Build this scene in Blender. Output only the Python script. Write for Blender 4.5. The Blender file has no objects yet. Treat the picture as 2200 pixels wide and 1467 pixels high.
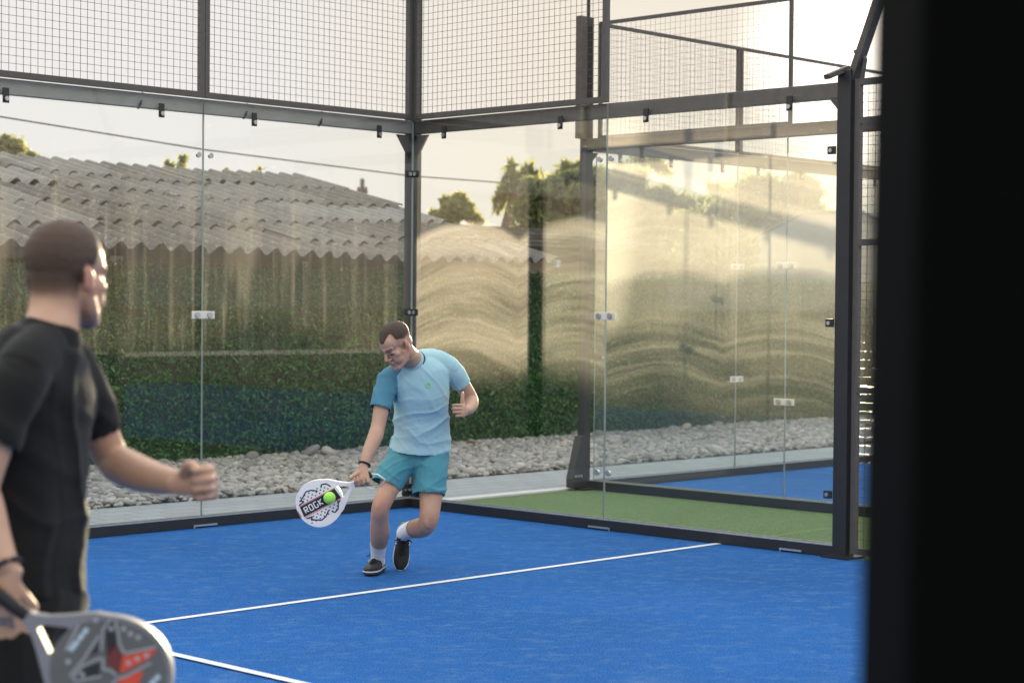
import bpy, bmesh, math, random
import numpy as np
from mathutils import Vector, Matrix, noise as mnoise
from mathutils.bvhtree import BVHTree
random.seed(7); RNG = np.random.default_rng(7)
S = bpy.context.scene
COL = S.collection
# ------------------------------------------------------------------ camera
CAM = Vector((-9.9484, -10.6775, 1.5647)); YAW, PITCH, ROLL, FPX = 0.8037, -0.0188, 0.0084, 4029.08
FW = Vector((math.sin(YAW)*math.cos(PITCH), math.cos(YAW)*math.cos(PITCH), math.sin(PITCH)))
_r = Vector((math.cos(YAW), -math.sin(YAW), 0)); _u = _r.cross(FW)
RT = math.cos(ROLL)*_r + math.sin(ROLL)*_u; UP = -math.sin(ROLL)*_r + math.cos(ROLL)*_u
cam = bpy.data.cameras.new('camera'); co = bpy.data.objects.new('camera', cam); COL.objects.link(co)
m = Matrix((RT, UP, -FW)).transposed().to_4x4(); m.translation = CAM; co.matrix_world = m
cam.sensor_width = 36.0; cam.lens = 36.0*FPX/2200.0; cam.clip_start = 0.05; cam.clip_end = 3000
cam.dof.use_dof = True; cam.dof.focus_distance = 10.75; cam.dof.aperture_fstop = 3.2
S.camera = co
def at(px, py, d):            # photo pixel + distance along the view axis -> world point
    return CAM + (FW + RT*((px-1100)/FPX) + UP*((733.5-py)/FPX))*d
def at_plane(px, py, axis, val):
    d = FW + RT*((px-1100)/FPX) + UP*((733.5-py)/FPX)
    return CAM + d*((val-CAM[axis])/d[axis])
# ------------------------------------------------------------------ sky and sun
SUN_EL, SUN_AZ = math.radians(7.6), math.radians(56.8)      # azimuth from +Y towards +X
SKY_STRENGTH, SKY_CAP, EXPOSURE, SUN_POWER = 0.15, 0.57, 3.35, 2.0
W = bpy.data.worlds.new('World'); S.world = W; W.use_nodes = True
nt = W.node_tree; nt.nodes.clear()
sky = nt.nodes.new('ShaderNodeTexSky'); sky.sky_type = 'NISHITA'; sky.sun_disc = False
sky.sun_elevation = SUN_EL; sky.sun_rotation = SUN_AZ; sky.dust_density = 2.5; sky.air_density = 1.0; sky.altitude = 300
cap = nt.nodes.new('ShaderNodeVectorMath'); cap.operation = 'MINIMUM'
cap.inputs[1].default_value = (SKY_CAP*1.02, SKY_CAP*0.985, SKY_CAP*0.965)
bg = nt.nodes.new('ShaderNodeBackground'); bg.inputs[1].default_value = SKY_STRENGTH
wo = nt.nodes.new('ShaderNodeOutputWorld')
tc = nt.nodes.new('ShaderNodeTexCoord'); sx_ = nt.nodes.new('ShaderNodeSeparateXYZ'); mr = nt.nodes.new('ShaderNodeMapRange')
mr.inputs[1].default_value = 0.20; mr.inputs[2].default_value = 0.60; mr.inputs[3].default_value = 1.0; mr.inputs[4].default_value = 2.4     # unseen sky overhead raised to brighten the shaded court
sc_ = nt.nodes.new('ShaderNodeVectorMath'); sc_.operation = 'SCALE'; sc_.inputs[0].default_value = (SKY_CAP*1.02, SKY_CAP*0.985, SKY_CAP*0.965)
nt.links.new(tc.outputs['Generated'], sx_.inputs[0]); nt.links.new(sx_.outputs[2], mr.inputs[0]); dp = nt.nodes.new('ShaderNodeVectorMath'); dp.operation = 'DOT_PRODUCT'; nt.links.new(tc.outputs['Generated'], dp.inputs[0])     # glare of the low sun
dp.inputs[1].default_value = (math.sin(SUN_AZ)*math.cos(SUN_EL), math.cos(SUN_AZ)*math.cos(SUN_EL), math.sin(SUN_EL))
m2_ = nt.nodes.new('ShaderNodeMapRange'); m2_.interpolation_type = 'SMOOTHERSTEP'; m2_.inputs[1].default_value = math.cos(math.radians(4.5)); m2_.inputs[2].default_value = math.cos(math.radians(0.6)); m2_.inputs[3].default_value = 0.0; m2_.inputs[4].default_value = 1.5
ad_ = nt.nodes.new('ShaderNodeMath'); nt.links.new(dp.outputs['Value'], m2_.inputs[0]); nt.links.new(m2_.outputs[0], ad_.inputs[0]); nt.links.new(mr.outputs[0], ad_.inputs[1]); nt.links.new(ad_.outputs[0], sc_.inputs['Scale'])
m3_ = nt.nodes.new('ShaderNodeMapRange'); m3_.interpolation_type = 'SMOOTHSTEP'; m3_.inputs[1].default_value = math.cos(math.radians(20)); m3_.inputs[2].default_value = math.cos(math.radians(5)); nt.links.new(dp.outputs['Value'], m3_.inputs[0])
wm_ = nt.nodes.new('ShaderNodeMix'); wm_.data_type = 'VECTOR'; wm_.inputs[4].default_value = (SKY_CAP*1.015, SKY_CAP*0.985, SKY_CAP*0.965); wm_.inputs[5].default_value = (SKY_CAP*1.06, SKY_CAP*0.96, SKY_CAP*0.82)
nt.links.new(m3_.outputs[0], wm_.inputs[0]); nt.links.new(wm_.outputs[1], sc_.inputs[0]); nt.links.new(sc_.outputs[0], cap.inputs[1])
hs = nt.nodes.new('ShaderNodeHueSaturation'); hs.inputs['Saturation'].default_value = 0.30; nt.links.new(sky.outputs[0], hs.inputs['Color'])
nt.links.new(hs.outputs[0], cap.inputs[0]); nt.links.new(cap.outputs[0], bg.inputs[0]); nt.links.new(bg.outputs[0], wo.inputs[0])
sl = bpy.data.lights.new('sun', 'SUN'); sl.energy = SUN_POWER; sl.angle = math.radians(0.5); sl.color = (1.0, 0.79, 0.52)
so = bpy.data.objects.new('sun', sl); COL.objects.link(so)
SD = Vector((math.sin(SUN_AZ)*math.cos(SUN_EL), math.cos(SUN_AZ)*math.cos(SUN_EL), math.sin(SUN_EL)))
so.rotation_euler = SD.to_track_quat('Z', 'Y').to_euler(); so.location = (30, 20, 12)
S.view_settings.view_transform = 'Standard'; S.view_settings.look = 'None'
S.view_settings.exposure = EXPOSURE; S.view_settings.gamma = 1.0
S.render.engine = 'CYCLES'; S.cycles.use_denoising = True
S.cycles.transparent_max_bounces = 48; S.cycles.max_bounces = 8; S.cycles.caustics_reflective = False; S.cycles.caustics_refractive = False
# ------------------------------------------------------------------ helpers: node expressions
class X:
    nt = None
    def __init__(s, k): s.k = k
    def _m(op, *a, clamp=False):
        n = X.nt.nodes.new('ShaderNodeMath'); n.operation = op; n.use_clamp = clamp
        for i, v in enumerate(a):
            if isinstance(v, X): X.nt.links.new(v.k, n.inputs[i])
            else: n.inputs[i].default_value = v
        return X(n.outputs[0])
    def __add__(a, b): return X._m('ADD', a, b)
    __radd__ = __add__
    def __sub__(a, b): return X._m('SUBTRACT', a, b)
    def __rsub__(a, b): return X._m('SUBTRACT', b, a)
    def __mul__(a, b): return X._m('MULTIPLY', a, b)
    __rmul__ = __mul__
    def __truediv__(a, b): return X._m('DIVIDE', a, b)
def xabs(a): return X._m('ABSOLUTE', a)
def xmin(a, b): return X._m('MINIMUM', a, b)
def xmax(a, b): return X._m('MAXIMUM', a, b)
def xgt(a, b): return X._m('GREATER_THAN', a, b)
def xsat(a): return X._m('ADD', a, 0.0, clamp=True)
def xstep(a, b, x, o0=0.0, o1=1.0):
    n = X.nt.nodes.new('ShaderNodeMapRange'); n.interpolation_type = 'SMOOTHSTEP'
    X.nt.links.new(x.k, n.inputs[0])
    for i, v in ((1, a), (2, b), (3, o0), (4, o1)): n.inputs[i].default_value = v
    return X(n.outputs[0])
def xcomb(x, y, z):
    n = X.nt.nodes.new('ShaderNodeCombineXYZ')
    for i, v in enumerate((x, y, z)):
        if isinstance(v, X): X.nt.links.new(v.k, n.inputs[i])
        else: n.inputs[i].default_value = v
    return X(n.outputs[0])
def xnoise(vec, scale=1.0, detail=2.0, rough=0.5):
    n = X.nt.nodes.new('ShaderNodeTexNoise'); n.inputs['Scale'].default_value = scale
    n.inputs['Detail'].default_value = detail; n.inputs['Roughness'].default_value = rough
    X.nt.links.new(vec.k, n.inputs['Vector']); return X(n.outputs[0])
def xcoord(kind='Object'):
    n = X.nt.nodes.new('ShaderNodeTexCoord'); return X(n.outputs[kind])
def xsep(v):
    n = X.nt.nodes.new('ShaderNodeSeparateXYZ'); X.nt.links.new(v.k, n.inputs[0]); return [X(o) for o in n.outputs]
def xramp(fac, stops):
    n = X.nt.nodes.new('ShaderNodeValToRGB'); X.nt.links.new(fac.k, n.inputs[0]); e = n.color_ramp.elements
    while len(e) < len(stops): e.new(0.5)
    for i, (p, c) in enumerate(stops): e[i].position = p; e[i].color = (*c, 1)
    return X(n.outputs[0])
def xmix(fac, a, b):
    n = X.nt.nodes.new('ShaderNodeMix'); n.data_type = 'RGBA'
    for i, v in ((0, fac), (6, a), (7, b)):
        if isinstance(v, X): X.nt.links.new(v.k, n.inputs[i])
        else: n.inputs[i].default_value = (*v, 1) if i else v
    return X(n.outputs[2])
def xattr(name):
    n = X.nt.nodes.new('ShaderNodeAttribute'); n.attribute_name = name; return n
def newmat(name):
    m = bpy.data.materials.new(name); m.use_nodes = True; X.nt = m.node_tree
    b = m.node_tree.nodes['Principled BSDF']; return m, b
def xbump(h, strength, dist=0.01):
    n = X.nt.nodes.new('ShaderNodeBump'); n.inputs['Strength'].default_value = strength; n.inputs['Distance'].default_value = dist
    X.nt.links.new(h.k, n.inputs['Height']); return X(n.outputs[0])
def lk(x, sock): X.nt.links.new(x.k, sock)
def mat(name, c, rough=0.6, metal=0.0, var=0.15, scale=8.0, bump=0.0, bscale=60.0, spec=0.5, detail=4.0):
    m, b = newmat(name); v = xcoord(); f = xnoise(v, scale, detail)
    c = tuple(c); lk(xmix(f, tuple(k*(1-var) for k in c), tuple(min(1, k*(1+var)) for k in c)), b.inputs['Base Color'])
    b.inputs['Roughness'].default_value = rough; b.inputs['Metallic'].default_value = metal
    b.inputs['Specular IOR Level'].default_value = spec
    if bump: lk(xbump(xnoise(v, bscale, 3.0), bump), b.inputs['Normal'])
    return m
# ------------------------------------------------------------------ helpers: meshes
class MB:
    def __init__(s): s.v = []; s.f = []
    def add(s, vs, fs):
        o = len(s.v); s.v += [tuple(p) for p in vs]; s.f += [tuple(i+o for i in f) for f in fs]; return s
    def box(s, lo, hi):
        (a, b, c), (d, e, f) = lo, hi
        return s.add([(a,b,c),(d,b,c),(d,e,c),(a,e,c),(a,b,f),(d,b,f),(d,e,f),(a,e,f)],
                     [(3,2,1,0),(4,5,6,7),(0,1,5,4),(1,2,6,5),(2,3,7,6),(3,0,4,7)])
    def bar(s, p, q, w, h=None, up=(0,0,1)):       # square bar between two points
        p, q = Vector(p), Vector(q); h = h or w; t = (q-p).normalized(); u = Vector(up)
        if abs(t.dot(u)) > 0.95: u = Vector((1, 0, 0))
        a = t.cross(u).normalized(); b = a.cross(t)
        vs = [o + a*(i*w/2) + b*(j*h/2) for o in (p, q) for i, j in ((-1,-1),(1,-1),(1,1),(-1,1))]
        return s.add(vs, [(0,1,2,3),(7,6,5,4),(0,4,5,1),(1,5,6,2),(2,6,7,3),(3,7,4,0)])
    def disc(s, c, n, r, th, k=14):                 # short cylinder, axis n, from c to c+n*th
        n = Vector(n).normalized(); u = n.orthogonal().normalized(); w = n.cross(u); c = Vector(c)
        vs = [c + n*(th*j) + (u*math.cos(2*math.pi*i/k) + w*math.sin(2*math.pi*i/k))*r for j in (0, 1) for i in range(k)]
        fs = [tuple(range(k))[::-1], tuple(range(k, 2*k))] + [(i, (i+1) % k, k+(i+1) % k, k+i) for i in range(k)]
        return s.add(vs, fs)
    def tube(s, pts, rad, k=8):
        v, f = loft(pts, rad, k=k, sub=1); return s.add(v, f)
    def prism(s, poly, o, ux, uy, n, th):           # flat polygon in the plane (o, ux, uy), thickness th along n
        o, ux, uy, n = Vector(o), Vector(ux), Vector(uy), Vector(n); k = len(poly)
        vs = [o + ux*x + uy*y + n*(th*j) for j in (0, 1) for x, y in poly]
        return s.add(vs, [tuple(range(k))[::-1], tuple(range(k, 2*k))] + [(i, (i+1) % k, k+(i+1) % k, k+i) for i in range(k)])
    def build(s, name, m, parent=None, smooth=False, bevel=0.0, loc=None):
        me = bpy.data.meshes.new(name); me.from_pydata(s.v, [], s.f); me.update()
        o = bpy.data.objects.new(name, me); COL.objects.link(o)
        for mm in (m if isinstance(m, (list, tuple)) else [m]): me.materials.append(mm)
        if smooth: me.polygons.foreach_set('use_smooth', [True]*len(me.polygons))
        if parent: o.parent = parent
        if loc is not None: o.location = loc
        if bevel:
            b = o.modifiers.new('bevel', 'BEVEL'); b.width = bevel; b.segments = 2; b.limit_method = 'ANGLE'
        return o
def big_mesh(name, V, F, m, parent=None, smooth=False, attr=None):    # numpy arrays, all faces of one size
    me = bpy.data.meshes.new(name); n, k = F.shape
    me.vertices.add(len(V)); me.vertices.foreach_set('co', np.ascontiguousarray(V, np.float32).ravel())
    me.loops.add(n*k); me.loops.foreach_set('vertex_index', np.ascontiguousarray(F, np.int32).ravel())
    me.polygons.add(n); me.polygons.foreach_set('loop_start', np.arange(0, n*k, k, dtype=np.int32))
    me.polygons.foreach_set('use_smooth', np.full(n, smooth))
    me.update(calc_edges=True)
    if attr is not None:
        a = me.attributes.new('shade', 'FLOAT', 'FACE'); a.data.foreach_set('value', attr.astype(np.float32))
    me.materials.append(m); o = bpy.data.objects.new(name, me); COL.objects.link(o)
    if parent: o.parent = parent
    return o
def tag(o, label=None, cat=None, group=None, kind=None):
    for k, v in (('label', label), ('category', cat), ('group', group), ('kind', kind)):
        if v: o[k] = v
    return o
def empty(name, loc, label, cat, group=None, rz=0.0):
    o = bpy.data.objects.new(name, None); COL.objects.link(o); o.location = loc; o.rotation_euler.z = rz
    o.empty_display_size = 0.1
    return tag(o, label, cat, group)
def catmull(P, n):
    P = np.asarray(P, float); Q = np.vstack([2*P[0]-P[1], P, 2*P[-1]-P[-2]]); out = []
    for i in range(1, len(Q)-2):
        a, b, c, d = Q[i-1:i+3]
        for t in np.arange(n)/n:
            out.append(0.5*(2*b + (c-a)*t + (2*a-5*b+4*c-d)*t*t + (3*b-a-3*c+d)*t**3))
    return np.vstack(out + [P[-1]])
def loft(pts, rad, side=(1, 0, 0), k=18, sub=5, caps=True):
    """tube along pts; rad = radius or (r_side, r_depth) per point"""
    pts = [tuple(p) for p in pts]; rad = [(r, r) if not isinstance(r, (tuple, list)) else tuple(r) for r in rad]
    A = np.hstack([np.array(pts, float), np.array(rad, float)])
    if sub > 1 and len(pts) > 1: A = catmull(A, sub)
    P, R = A[:, :3], np.maximum(A[:, 3:], 1e-4); n = len(P)
    T = np.gradient(P, axis=0); T /= np.linalg.norm(T, axis=1)[:, None] + 1e-12
    if caps:      # rounded ends
        def ext(p, r, t): return [(p + t*r.min()*0.55*s_, r*c_) for s_, c_ in ((0.5, 0.86), (0.87, 0.5), (0.99, 0.15))]
        e0 = ext(P[0], R[0], -T[0])[::-1]; e1 = ext(P[-1], R[-1], T[-1])
        P = np.vstack([[q for q, _ in e0], P, [q for q, _ in e1]]); R = np.vstack([[r for _, r in e0], R, [r for _, r in e1]])
        T = np.vstack([[T[0]]*3, T, [T[-1]]*3]); n += 6
    sd = np.array(side, float); V = []
    if abs(T[n//2] @ sd) > 0.97*np.linalg.norm(sd): sd = np.array((0., 1., 0.)) if abs(T[n//2][1]) < 0.9 else np.array((0., 0., 1.))
    ang = 2*np.pi*np.arange(k)/k; prev = None
    for p, r, t in zip(P, R, T):
        a = sd - t*(sd @ t)
        if np.linalg.norm(a) < 0.15 and prev is not None: a = prev - t*(prev @ t)
        a /= np.linalg.norm(a); prev = a; b = np.cross(t, a)
        V.append(p + np.outer(np.cos(ang)*r[0], a) + np.outer(np.sin(ang)*r[1], b))
    V = np.vstack(V); F = []
    for i in range(n-1):
        for j in range(k):
            F.append((i*k+j, i*k+(j+1) % k, (i+1)*k+(j+1) % k, (i+1)*k+j))
    F.append(tuple(range(k))[::-1]); F.append(tuple(range((n-1)*k, n*k)))
    return [tuple(v) for v in V], F
def ellipsoid(c, r, M=None, nu=16, nv=10):
    V = []; F = []
    for i in range(nv+1):
        ph = math.pi*i/nv
        for j in range(nu):
            th = 2*math.pi*j/nu; p = Vector((r[0]*math.sin(ph)*math.cos(th), r[1]*math.sin(ph)*math.sin(th), r[2]*math.cos(ph)))
            V.append(p)
    for i in range(nv):
        for j in range(nu): F.append((i*nu+j, (i+1)*nu+j, (i+1)*nu+(j+1) % nu, i*nu+(j+1) % nu))
    c = Vector(c)
    return [tuple((M @ p if M else p) + c) for p in V], F
def fuse(mb, voxel, smooth_it=3, factor=0.5):       # union of overlapping shapes as one continuous skin; returns numpy verts, quads
    me = bpy.data.meshes.new('tmp'); me.from_pydata(mb.v, [], mb.f); me.update()
    o = bpy.data.objects.new('tmp', me); COL.objects.link(o)
    r = o.modifiers.new('r', 'REMESH'); r.mode = 'VOXEL'; r.voxel_size = voxel; r.adaptivity = 0
    if smooth_it:
        s = o.modifiers.new('s', 'SMOOTH'); s.factor = factor; s.iterations = smooth_it
    dg = bpy.context.evaluated_depsgraph_get(); ev = o.evaluated_get(dg); em = ev.to_mesh()
    V = np.empty(len(em.vertices)*3, np.float32); em.vertices.foreach_get('co', V); V = V.reshape(-1, 3).astype(float)
    L = np.empty(len(em.loops), np.int32); em.loops.foreach_get('vertex_index', L); F = L.reshape(-1, 4)
    NN = np.empty(len(em.vertices)*3, np.float32); em.vertices.foreach_get('normal', NN); NN = NN.reshape(-1, 3).astype(float)
    ev.to_mesh_clear(); bpy.data.objects.remove(o); bpy.data.meshes.remove(me)
    return V, F, NN
def vattr(o, name, val):
    a = o.data.attributes.new(name, 'FLOAT', 'POINT'); a.data.foreach_set('value', np.asarray(val, np.float32))
def sst(a, b, x): t = np.clip((x-a)/(b-a), 0, 1); return t*t*(3-2*t)
# ------------------------------------------------------------------ materials
def turf_mat(name, base, sand, amt):
    m, b = newmat(name); v = xcoord(); x, y, z = xsep(v)
    # sand streaks brushed along the court, short patches
    c = (x*0.72 - y*0.69); d = (x*0.69 + y*0.72)
    st = xnoise(xcomb(c*5.0, d*7.5, z), 1.0, 7.0, 0.78)*0.6 + xnoise(v, 17.0, 4.0, 0.75)*0.4; big = xnoise(v, 0.5, 2.0)
    spk = xnoise(v, 130.0, 2.0, 0.7); fine = xnoise(v, 420.0, 1.0)
    f = xstep(0.47, 0.68, st)*0.60 + xstep(0.56, 0.72, spk)*0.30
    dark = tuple(k*0.5 for k in base); lite = tuple(k*1.42 for k in base)
    col = xmix(xsat((spk-0.5)*4.2 + 0.5 + (big-0.5)*0.7), dark, lite)
    lk(xmix(xsat(f*amt), col, sand), b.inputs['Base Color'])
    b.inputs['Roughness'].default_value = 0.9; b.inputs['Specular IOR Level'].default_value = 0.15
    lk(xbump(spk*0.6 + fine*0.5, 0.7, 0.012), b.inputs['Normal']); return m
M = {}
M['blue'] = turf_mat('blue_turf', (0.014, 0.118, 0.375), (0.15, 0.27, 0.42), 0.75)
M['green'] = turf_mat('green_turf', (0.135, 0.20, 0.075), (0.26, 0.30, 0.16), 0.35)
M['line'] = mat('white_turf_line', (0.70, 0.72, 0.74), 0.9, var=0.28, scale=60, bump=0.5, bscale=200)
M['steel'] = mat('black_powder_coat', (0.016, 0.017, 0.019), 0.42, var=0.3, scale=14, bump=0.05, bscale=300)
M['steel_glare'] = mat('glare_lifted_coat', (0.075, 0.066, 0.056), 0.5, var=0.4, scale=18)  # black steel lightened, sun glare painted into the colour
M['beam'] = mat('sky_tinted_beam', (0.30, 0.285, 0.255), 0.5, var=0.2, scale=9)  # reflected sky on the beam is put into its base colour
M['frame'] = mat('glare_brown_frame', (0.080, 0.072, 0.064), 0.45, var=0.25, scale=20)  # black frames tinted grey-brown to imitate sky glare
M['wire'] = mat('mesh_wire', (0.12, 0.075, 0.055), 0.4, metal=0.2)  # brown of the wires imitates sun flare around them
M['zinc'] = mat('galvanised_steel', (0.55, 0.56, 0.57), 0.35, metal=0.8, var=0.2, scale=30)
M['disc'] = mat('brushed_disc', (0.5, 0.5, 0.52), 0.3, metal=0.9)
M['plate'] = mat('clear_plastic_plate', (0.72, 0.68, 0.60), 0.3)
M['edge'] = mat('glass_edge', (0.30, 0.35, 0.32), 0.2, var=0.2)
M['concrete'] = mat('concrete', (0.55, 0.54, 0.52), 0.85, var=0.12, scale=20, bump=0.2)
M['earth'] = mat('earth', (0.12, 0.10, 0.075), 0.95, var=0.3, scale=2)
def glass_mat(name, kind):
    m, b = newmat(name); t = m.node_tree; t.nodes.remove(b); out = t.nodes['Material Output']
    x, y, z = xsep(xcoord())
    n1 = xnoise(xcomb(x, z, 0.0), 2.3, 3.0)
    wob = (xnoise(xcomb(x, z, 3.0), 3.0, 2.0)-0.5)*0.08
    def arcs(zz, f, sx, seed, lo, hi):      # squeegee sweeps: long thin bands that follow zz
        a = xnoise(xcomb(x*sx, zz*f, seed), 1.0, 4.0, 0.62); return xstep(lo, hi, a)
    if kind == 'streaks':
        s1 = xnoise(xcomb(x*13.0, z*0.55, 1.0), 1.0, 3.0, 0.6); s2 = xnoise(xcomb(x*46.0, z*0.9, 4.0), 1.0, 2.0)
        body = xstep(0.9, 1.4, z)*xstep(2.75, 1.75, z)
        d = 0.025 + body*(xstep(0.48, 0.70, s1)*0.065 + xstep(0.55, 0.72, s2)*0.085 + n1*0.012)
        # slow smears wiped down the pane
        d = d + xstep(0.55, 0.7, xnoise(xcomb(x*4.0, z*0.8, 9.0), 1.0, 2.0))*0.06*body
        d = d*xstep(0.02, 0.10, x, 0.25, 1.0)
    elif kind == 'lobes':
        l = xmin(xabs(x-0.58), xabs(x-1.72)); zz = z + l*l*0.42 + wob
        top = xstep(2.22, 2.15, zz)
        low = xstep(0.95, 1.3, z)
        d = 0.04 + top*low*(0.045 + arcs(zz, 7.0, 0.6, 2.0, 0.36, 0.68)*0.10 + arcs(zz, 24.0, 1.1, 6.0, 0.45, 0.65)*0.05 + n1*0.05)
        d = d + top*xstep(1.96, 2.12, zz)*0.09
        d = d + xstep(0.60, 0.68, x)*0.0
        clean = xstep(1.255, 1.27, x)*xstep(1.405, 1.39, x)
        d = d*(1.0 - clean*0.92)*xstep(0.02, 0.05, x, 0.2, 1.0)
    elif kind == 'swirls':
        l = xmin(xabs(x-0.55), xabs(x-1.52)); zz = z + l*l*0.34 + wob*0.8; z2 = zz + 0.03*x
        heavy = xstep(1.76, 1.90, zz)*xstep(2.9, 2.3, z)
        lit_smear = xstep(0.80, 1.12, z)*xstep(2.6, 2.0, z)  # real smears, cut off low down to imitate the shade line
        band = arcs(zz, 6.0, 0.35, 5.0, 0.42, 0.64)*0.60 + arcs(z2, 17.0, 0.5, 8.0, 0.45, 0.66)*0.40 + n1*0.06
        clean2 = xstep(1.47, 1.54, zz)*xstep(1.82, 1.74, zz)
        d = 0.025 + lit_smear*(band*0.135)*(1.0 - clean2*0.85) + heavy*(0.16 + n1*0.17)
        edge = xstep(0.30, 0.05, x - (z-1.7)*0.12)*xstep(1.25, 1.55, z)
        d = d + edge*0.20
    else:
        s1 = xnoise(xcomb(x*9.0, z*0.8, 1.0), 1.0, 3.0, 0.6)
        d = 0.04 + s1*0.06*xstep(0.8, 1.6, z)
    spots = xnoise(xcomb(x, z, 0.0), 55.0, 1.0); blob = xnoise(xcomb(x, z, 5.0), 1.7, 1.0)
    d = d + xstep(0.735, 0.76, spots)*xstep(0.45, 0.6, blob)*0.4
    d = xsat(d*DIRT)
    fr = t.nodes.new('ShaderNodeFresnel'); ge = t.nodes.new('ShaderNodeNewGeometry'); lk(1.5 - X(ge.outputs['Backfacing'])*(1.5-1/1.5), fr.inputs[0])
    tr = t.nodes.new('ShaderNodeBsdfTransparent'); tr.inputs[0].default_value = (0.972, 0.985, 0.976, 1)
    gl = t.nodes.new('ShaderNodeBsdfGlossy'); gl.inputs['Roughness'].default_value = 0.0
    m1 = t.nodes.new('ShaderNodeMixShader'); f2 = X(fr.outputs[0])*0.65
    lk(f2, m1.inputs[0]); t.links.new(tr.outputs[0], m1.inputs[1]); t.links.new(gl.outputs[0], m1.inputs[2])
    tl = t.nodes.new('ShaderNodeBsdfTranslucent'); tl.inputs[0].default_value = (0.95, 0.91, 0.80, 1)
    df = t.nodes.new('ShaderNodeBsdfDiffuse'); df.inputs[0].default_value = (0.6, 0.6, 0.58, 1)
    m2 = t.nodes.new('ShaderNodeMixShader'); m2.inputs[0].default_value = 0.18
    t.links.new(tl.outputs[0], m2.inputs[1]); t.links.new(df.outputs[0], m2.inputs[2])
    m3 = t.nodes.new('ShaderNodeMixShader'); lk(d, m3.inputs[0])
    t.links.new(m1.outputs[0], m3.inputs[1]); t.links.new(m2.outputs[0], m3.inputs[2])
    t.links.new(m3.outputs[0], out.inputs[0]); return m
DIRT = 0.30
GL = {k: glass_mat('court_glass_'+k, k) for k in ('streaks', 'lobes', 'swirls', 'plain')}
# ------------------------------------------------------------------ ground
def sheet(name, x0, y0, x1, y1, z, mt, n=1):
    mb = MB().add([(x0,y0,z),(x1,y0,z),(x1,y1,z),(x0,y1,z)], [(0,1,2,3)]); return tag(mb.build(name, mt), kind='structure')
sheet('ground', -900, -900, 900, 900, -0.03, M['earth'])
sheet('court_floor', -10, -20, 0, 0, 0.0, M['blue'])
sheet('neighbouring_court_floor', 2.15, -20, 12.15, 0, 0.0, M['blue'])
sheet('green_turf_strip', 0.0, -22, 2.15, 0.06, -0.004, M['green'])
sheet('end_path', -12, -22, 14, -20, -0.008, M['green'])
sheet('side_path', -14, -22, -10, 3, -0.012, M['green'])
for nm, a in (('service_line', (-10, -3.075, 0, -3.025)), ('centre_line', (-5.025, -16.9, -4.975, -2.85)), ('far_service_line', (-10, -16.975, 0, -16.925)),
              ('neighbouring_service_line', (2.15, -3.075, 12.15, -3.025)), ('neighbouring_centre_line', (7.125, -16.9, 7.175, -2.85))):
    sheet(nm, *a, 0.008 if 'centre' in nm else 0.004, M['line'])
m, b = newmat('pavers'); v = xcoord(); x, y, z = xsep(v)
br = X.nt.nodes.new('ShaderNodeTexBrick'); br.inputs['Scale'].default_value = 1.0
br.inputs['Brick Width'].default_value = 0.30; br.inputs['Row Height'].default_value = 0.20; br.inputs['Mortar Size'].default_value = 0.006
br.inputs['Color1'].default_value = (0.32, 0.335, 0.34, 1); br.inputs['Color2'].default_value = (0.27, 0.285, 0.29, 1); br.inputs['Mortar'].default_value = (0.12, 0.125, 0.125, 1)
wv = xnoise(v, 14.0, 1.0); lk(xcomb(x + (wv-0.5)*0.035, y + (wv-0.5)*0.03, z), br.inputs['Vector'])
lk(xmix(xnoise(v, 40.0, 4.0)*0.4, X(br.outputs[0]), (0.25, 0.26, 0.26)), b.inputs['Base Color']); b.inputs['Roughness'].default_value = 0.85
n = X.nt.nodes.new('ShaderNodeBump'); n.inputs['Strength'].default_value = 0.6; n.inputs['Distance'].default_value = 0.006
n.invert = True; X.nt.links.new(br.outputs[1], n.inputs['Height']); X.nt.links.new(n.outputs[0], b.inputs['Normal'])
M['paver'] = m
sheet('paved_path', -12, 0.06, 16, 1.46, -0.002, M['paver'])
tag(MB().box((0.04, 0.075, -0.02), (2.10, 0.20, 0.012)).build('concrete_kerb', M['concrete'], bevel=0.004), kind='structure')
sheet('gravel_bed', -9, 1.46, 18, 4.3, -0.012, mat('gravel_bed', (0.16, 0.15, 0.13), 0.95, var=0.4, scale=30))
# river pebbles: one uncountable mass
def pebble_mesh(n, xs, ys, size, zlo, zhi, sub):
    bm = bmesh.new(); bmesh.ops.create_icosphere(bm, subdivisions=sub, radius=1.0)
    bv = np.array([v.co[:] for v in bm.verts]); bf = np.array([[v.index for v in f.verts] for f in bm.faces]); bm.free()
    P = np.stack([RNG.uniform(*xs, n), RNG.uniform(*ys, n), RNG.uniform(zlo, zhi, n)], 1)
    s = RNG.lognormal(np.log(size), 0.28, n)[:, None]*np.stack([RNG.uniform(.85, 1.45, n), RNG.uniform(.7, 1.0, n), RNG.uniform(.42, .7, n)], 1)
    an = RNG.uniform(0, 2*np.pi, n); ti = RNG.normal(0, .22, (n, 2))
    V = bv[None]*s[:, None, :]
    k1 = RNG.normal(0, 1, (n, 1, 3)); w = np.sin((bv[None]*k1*2.2).sum(2) + RNG.uniform(0, 6, (n, 1)))
    V = V*(1+0.09*w[..., None])
    c, s_ = np.cos(an)[:, None], np.sin(an)[:, None]
    V = np.stack([V[..., 0]*c-V[..., 1]*s_, V[..., 0]*s_+V[..., 1]*c, V[..., 2]], 2)
    V[..., 2] += V[..., 0]*ti[:, :1] + V[..., 1]*ti[:, 1:]
    V += P[:, None]
    F = bf[None] + (np.arange(n)*len(bv))[:, None, None]
    return V.reshape(-1, 3), F.reshape(-1, 3), np.repeat(RNG.random(n), len(bf))
m, b = newmat('river_pebble'); a = xattr('shade'); v = xcoord()
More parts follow.
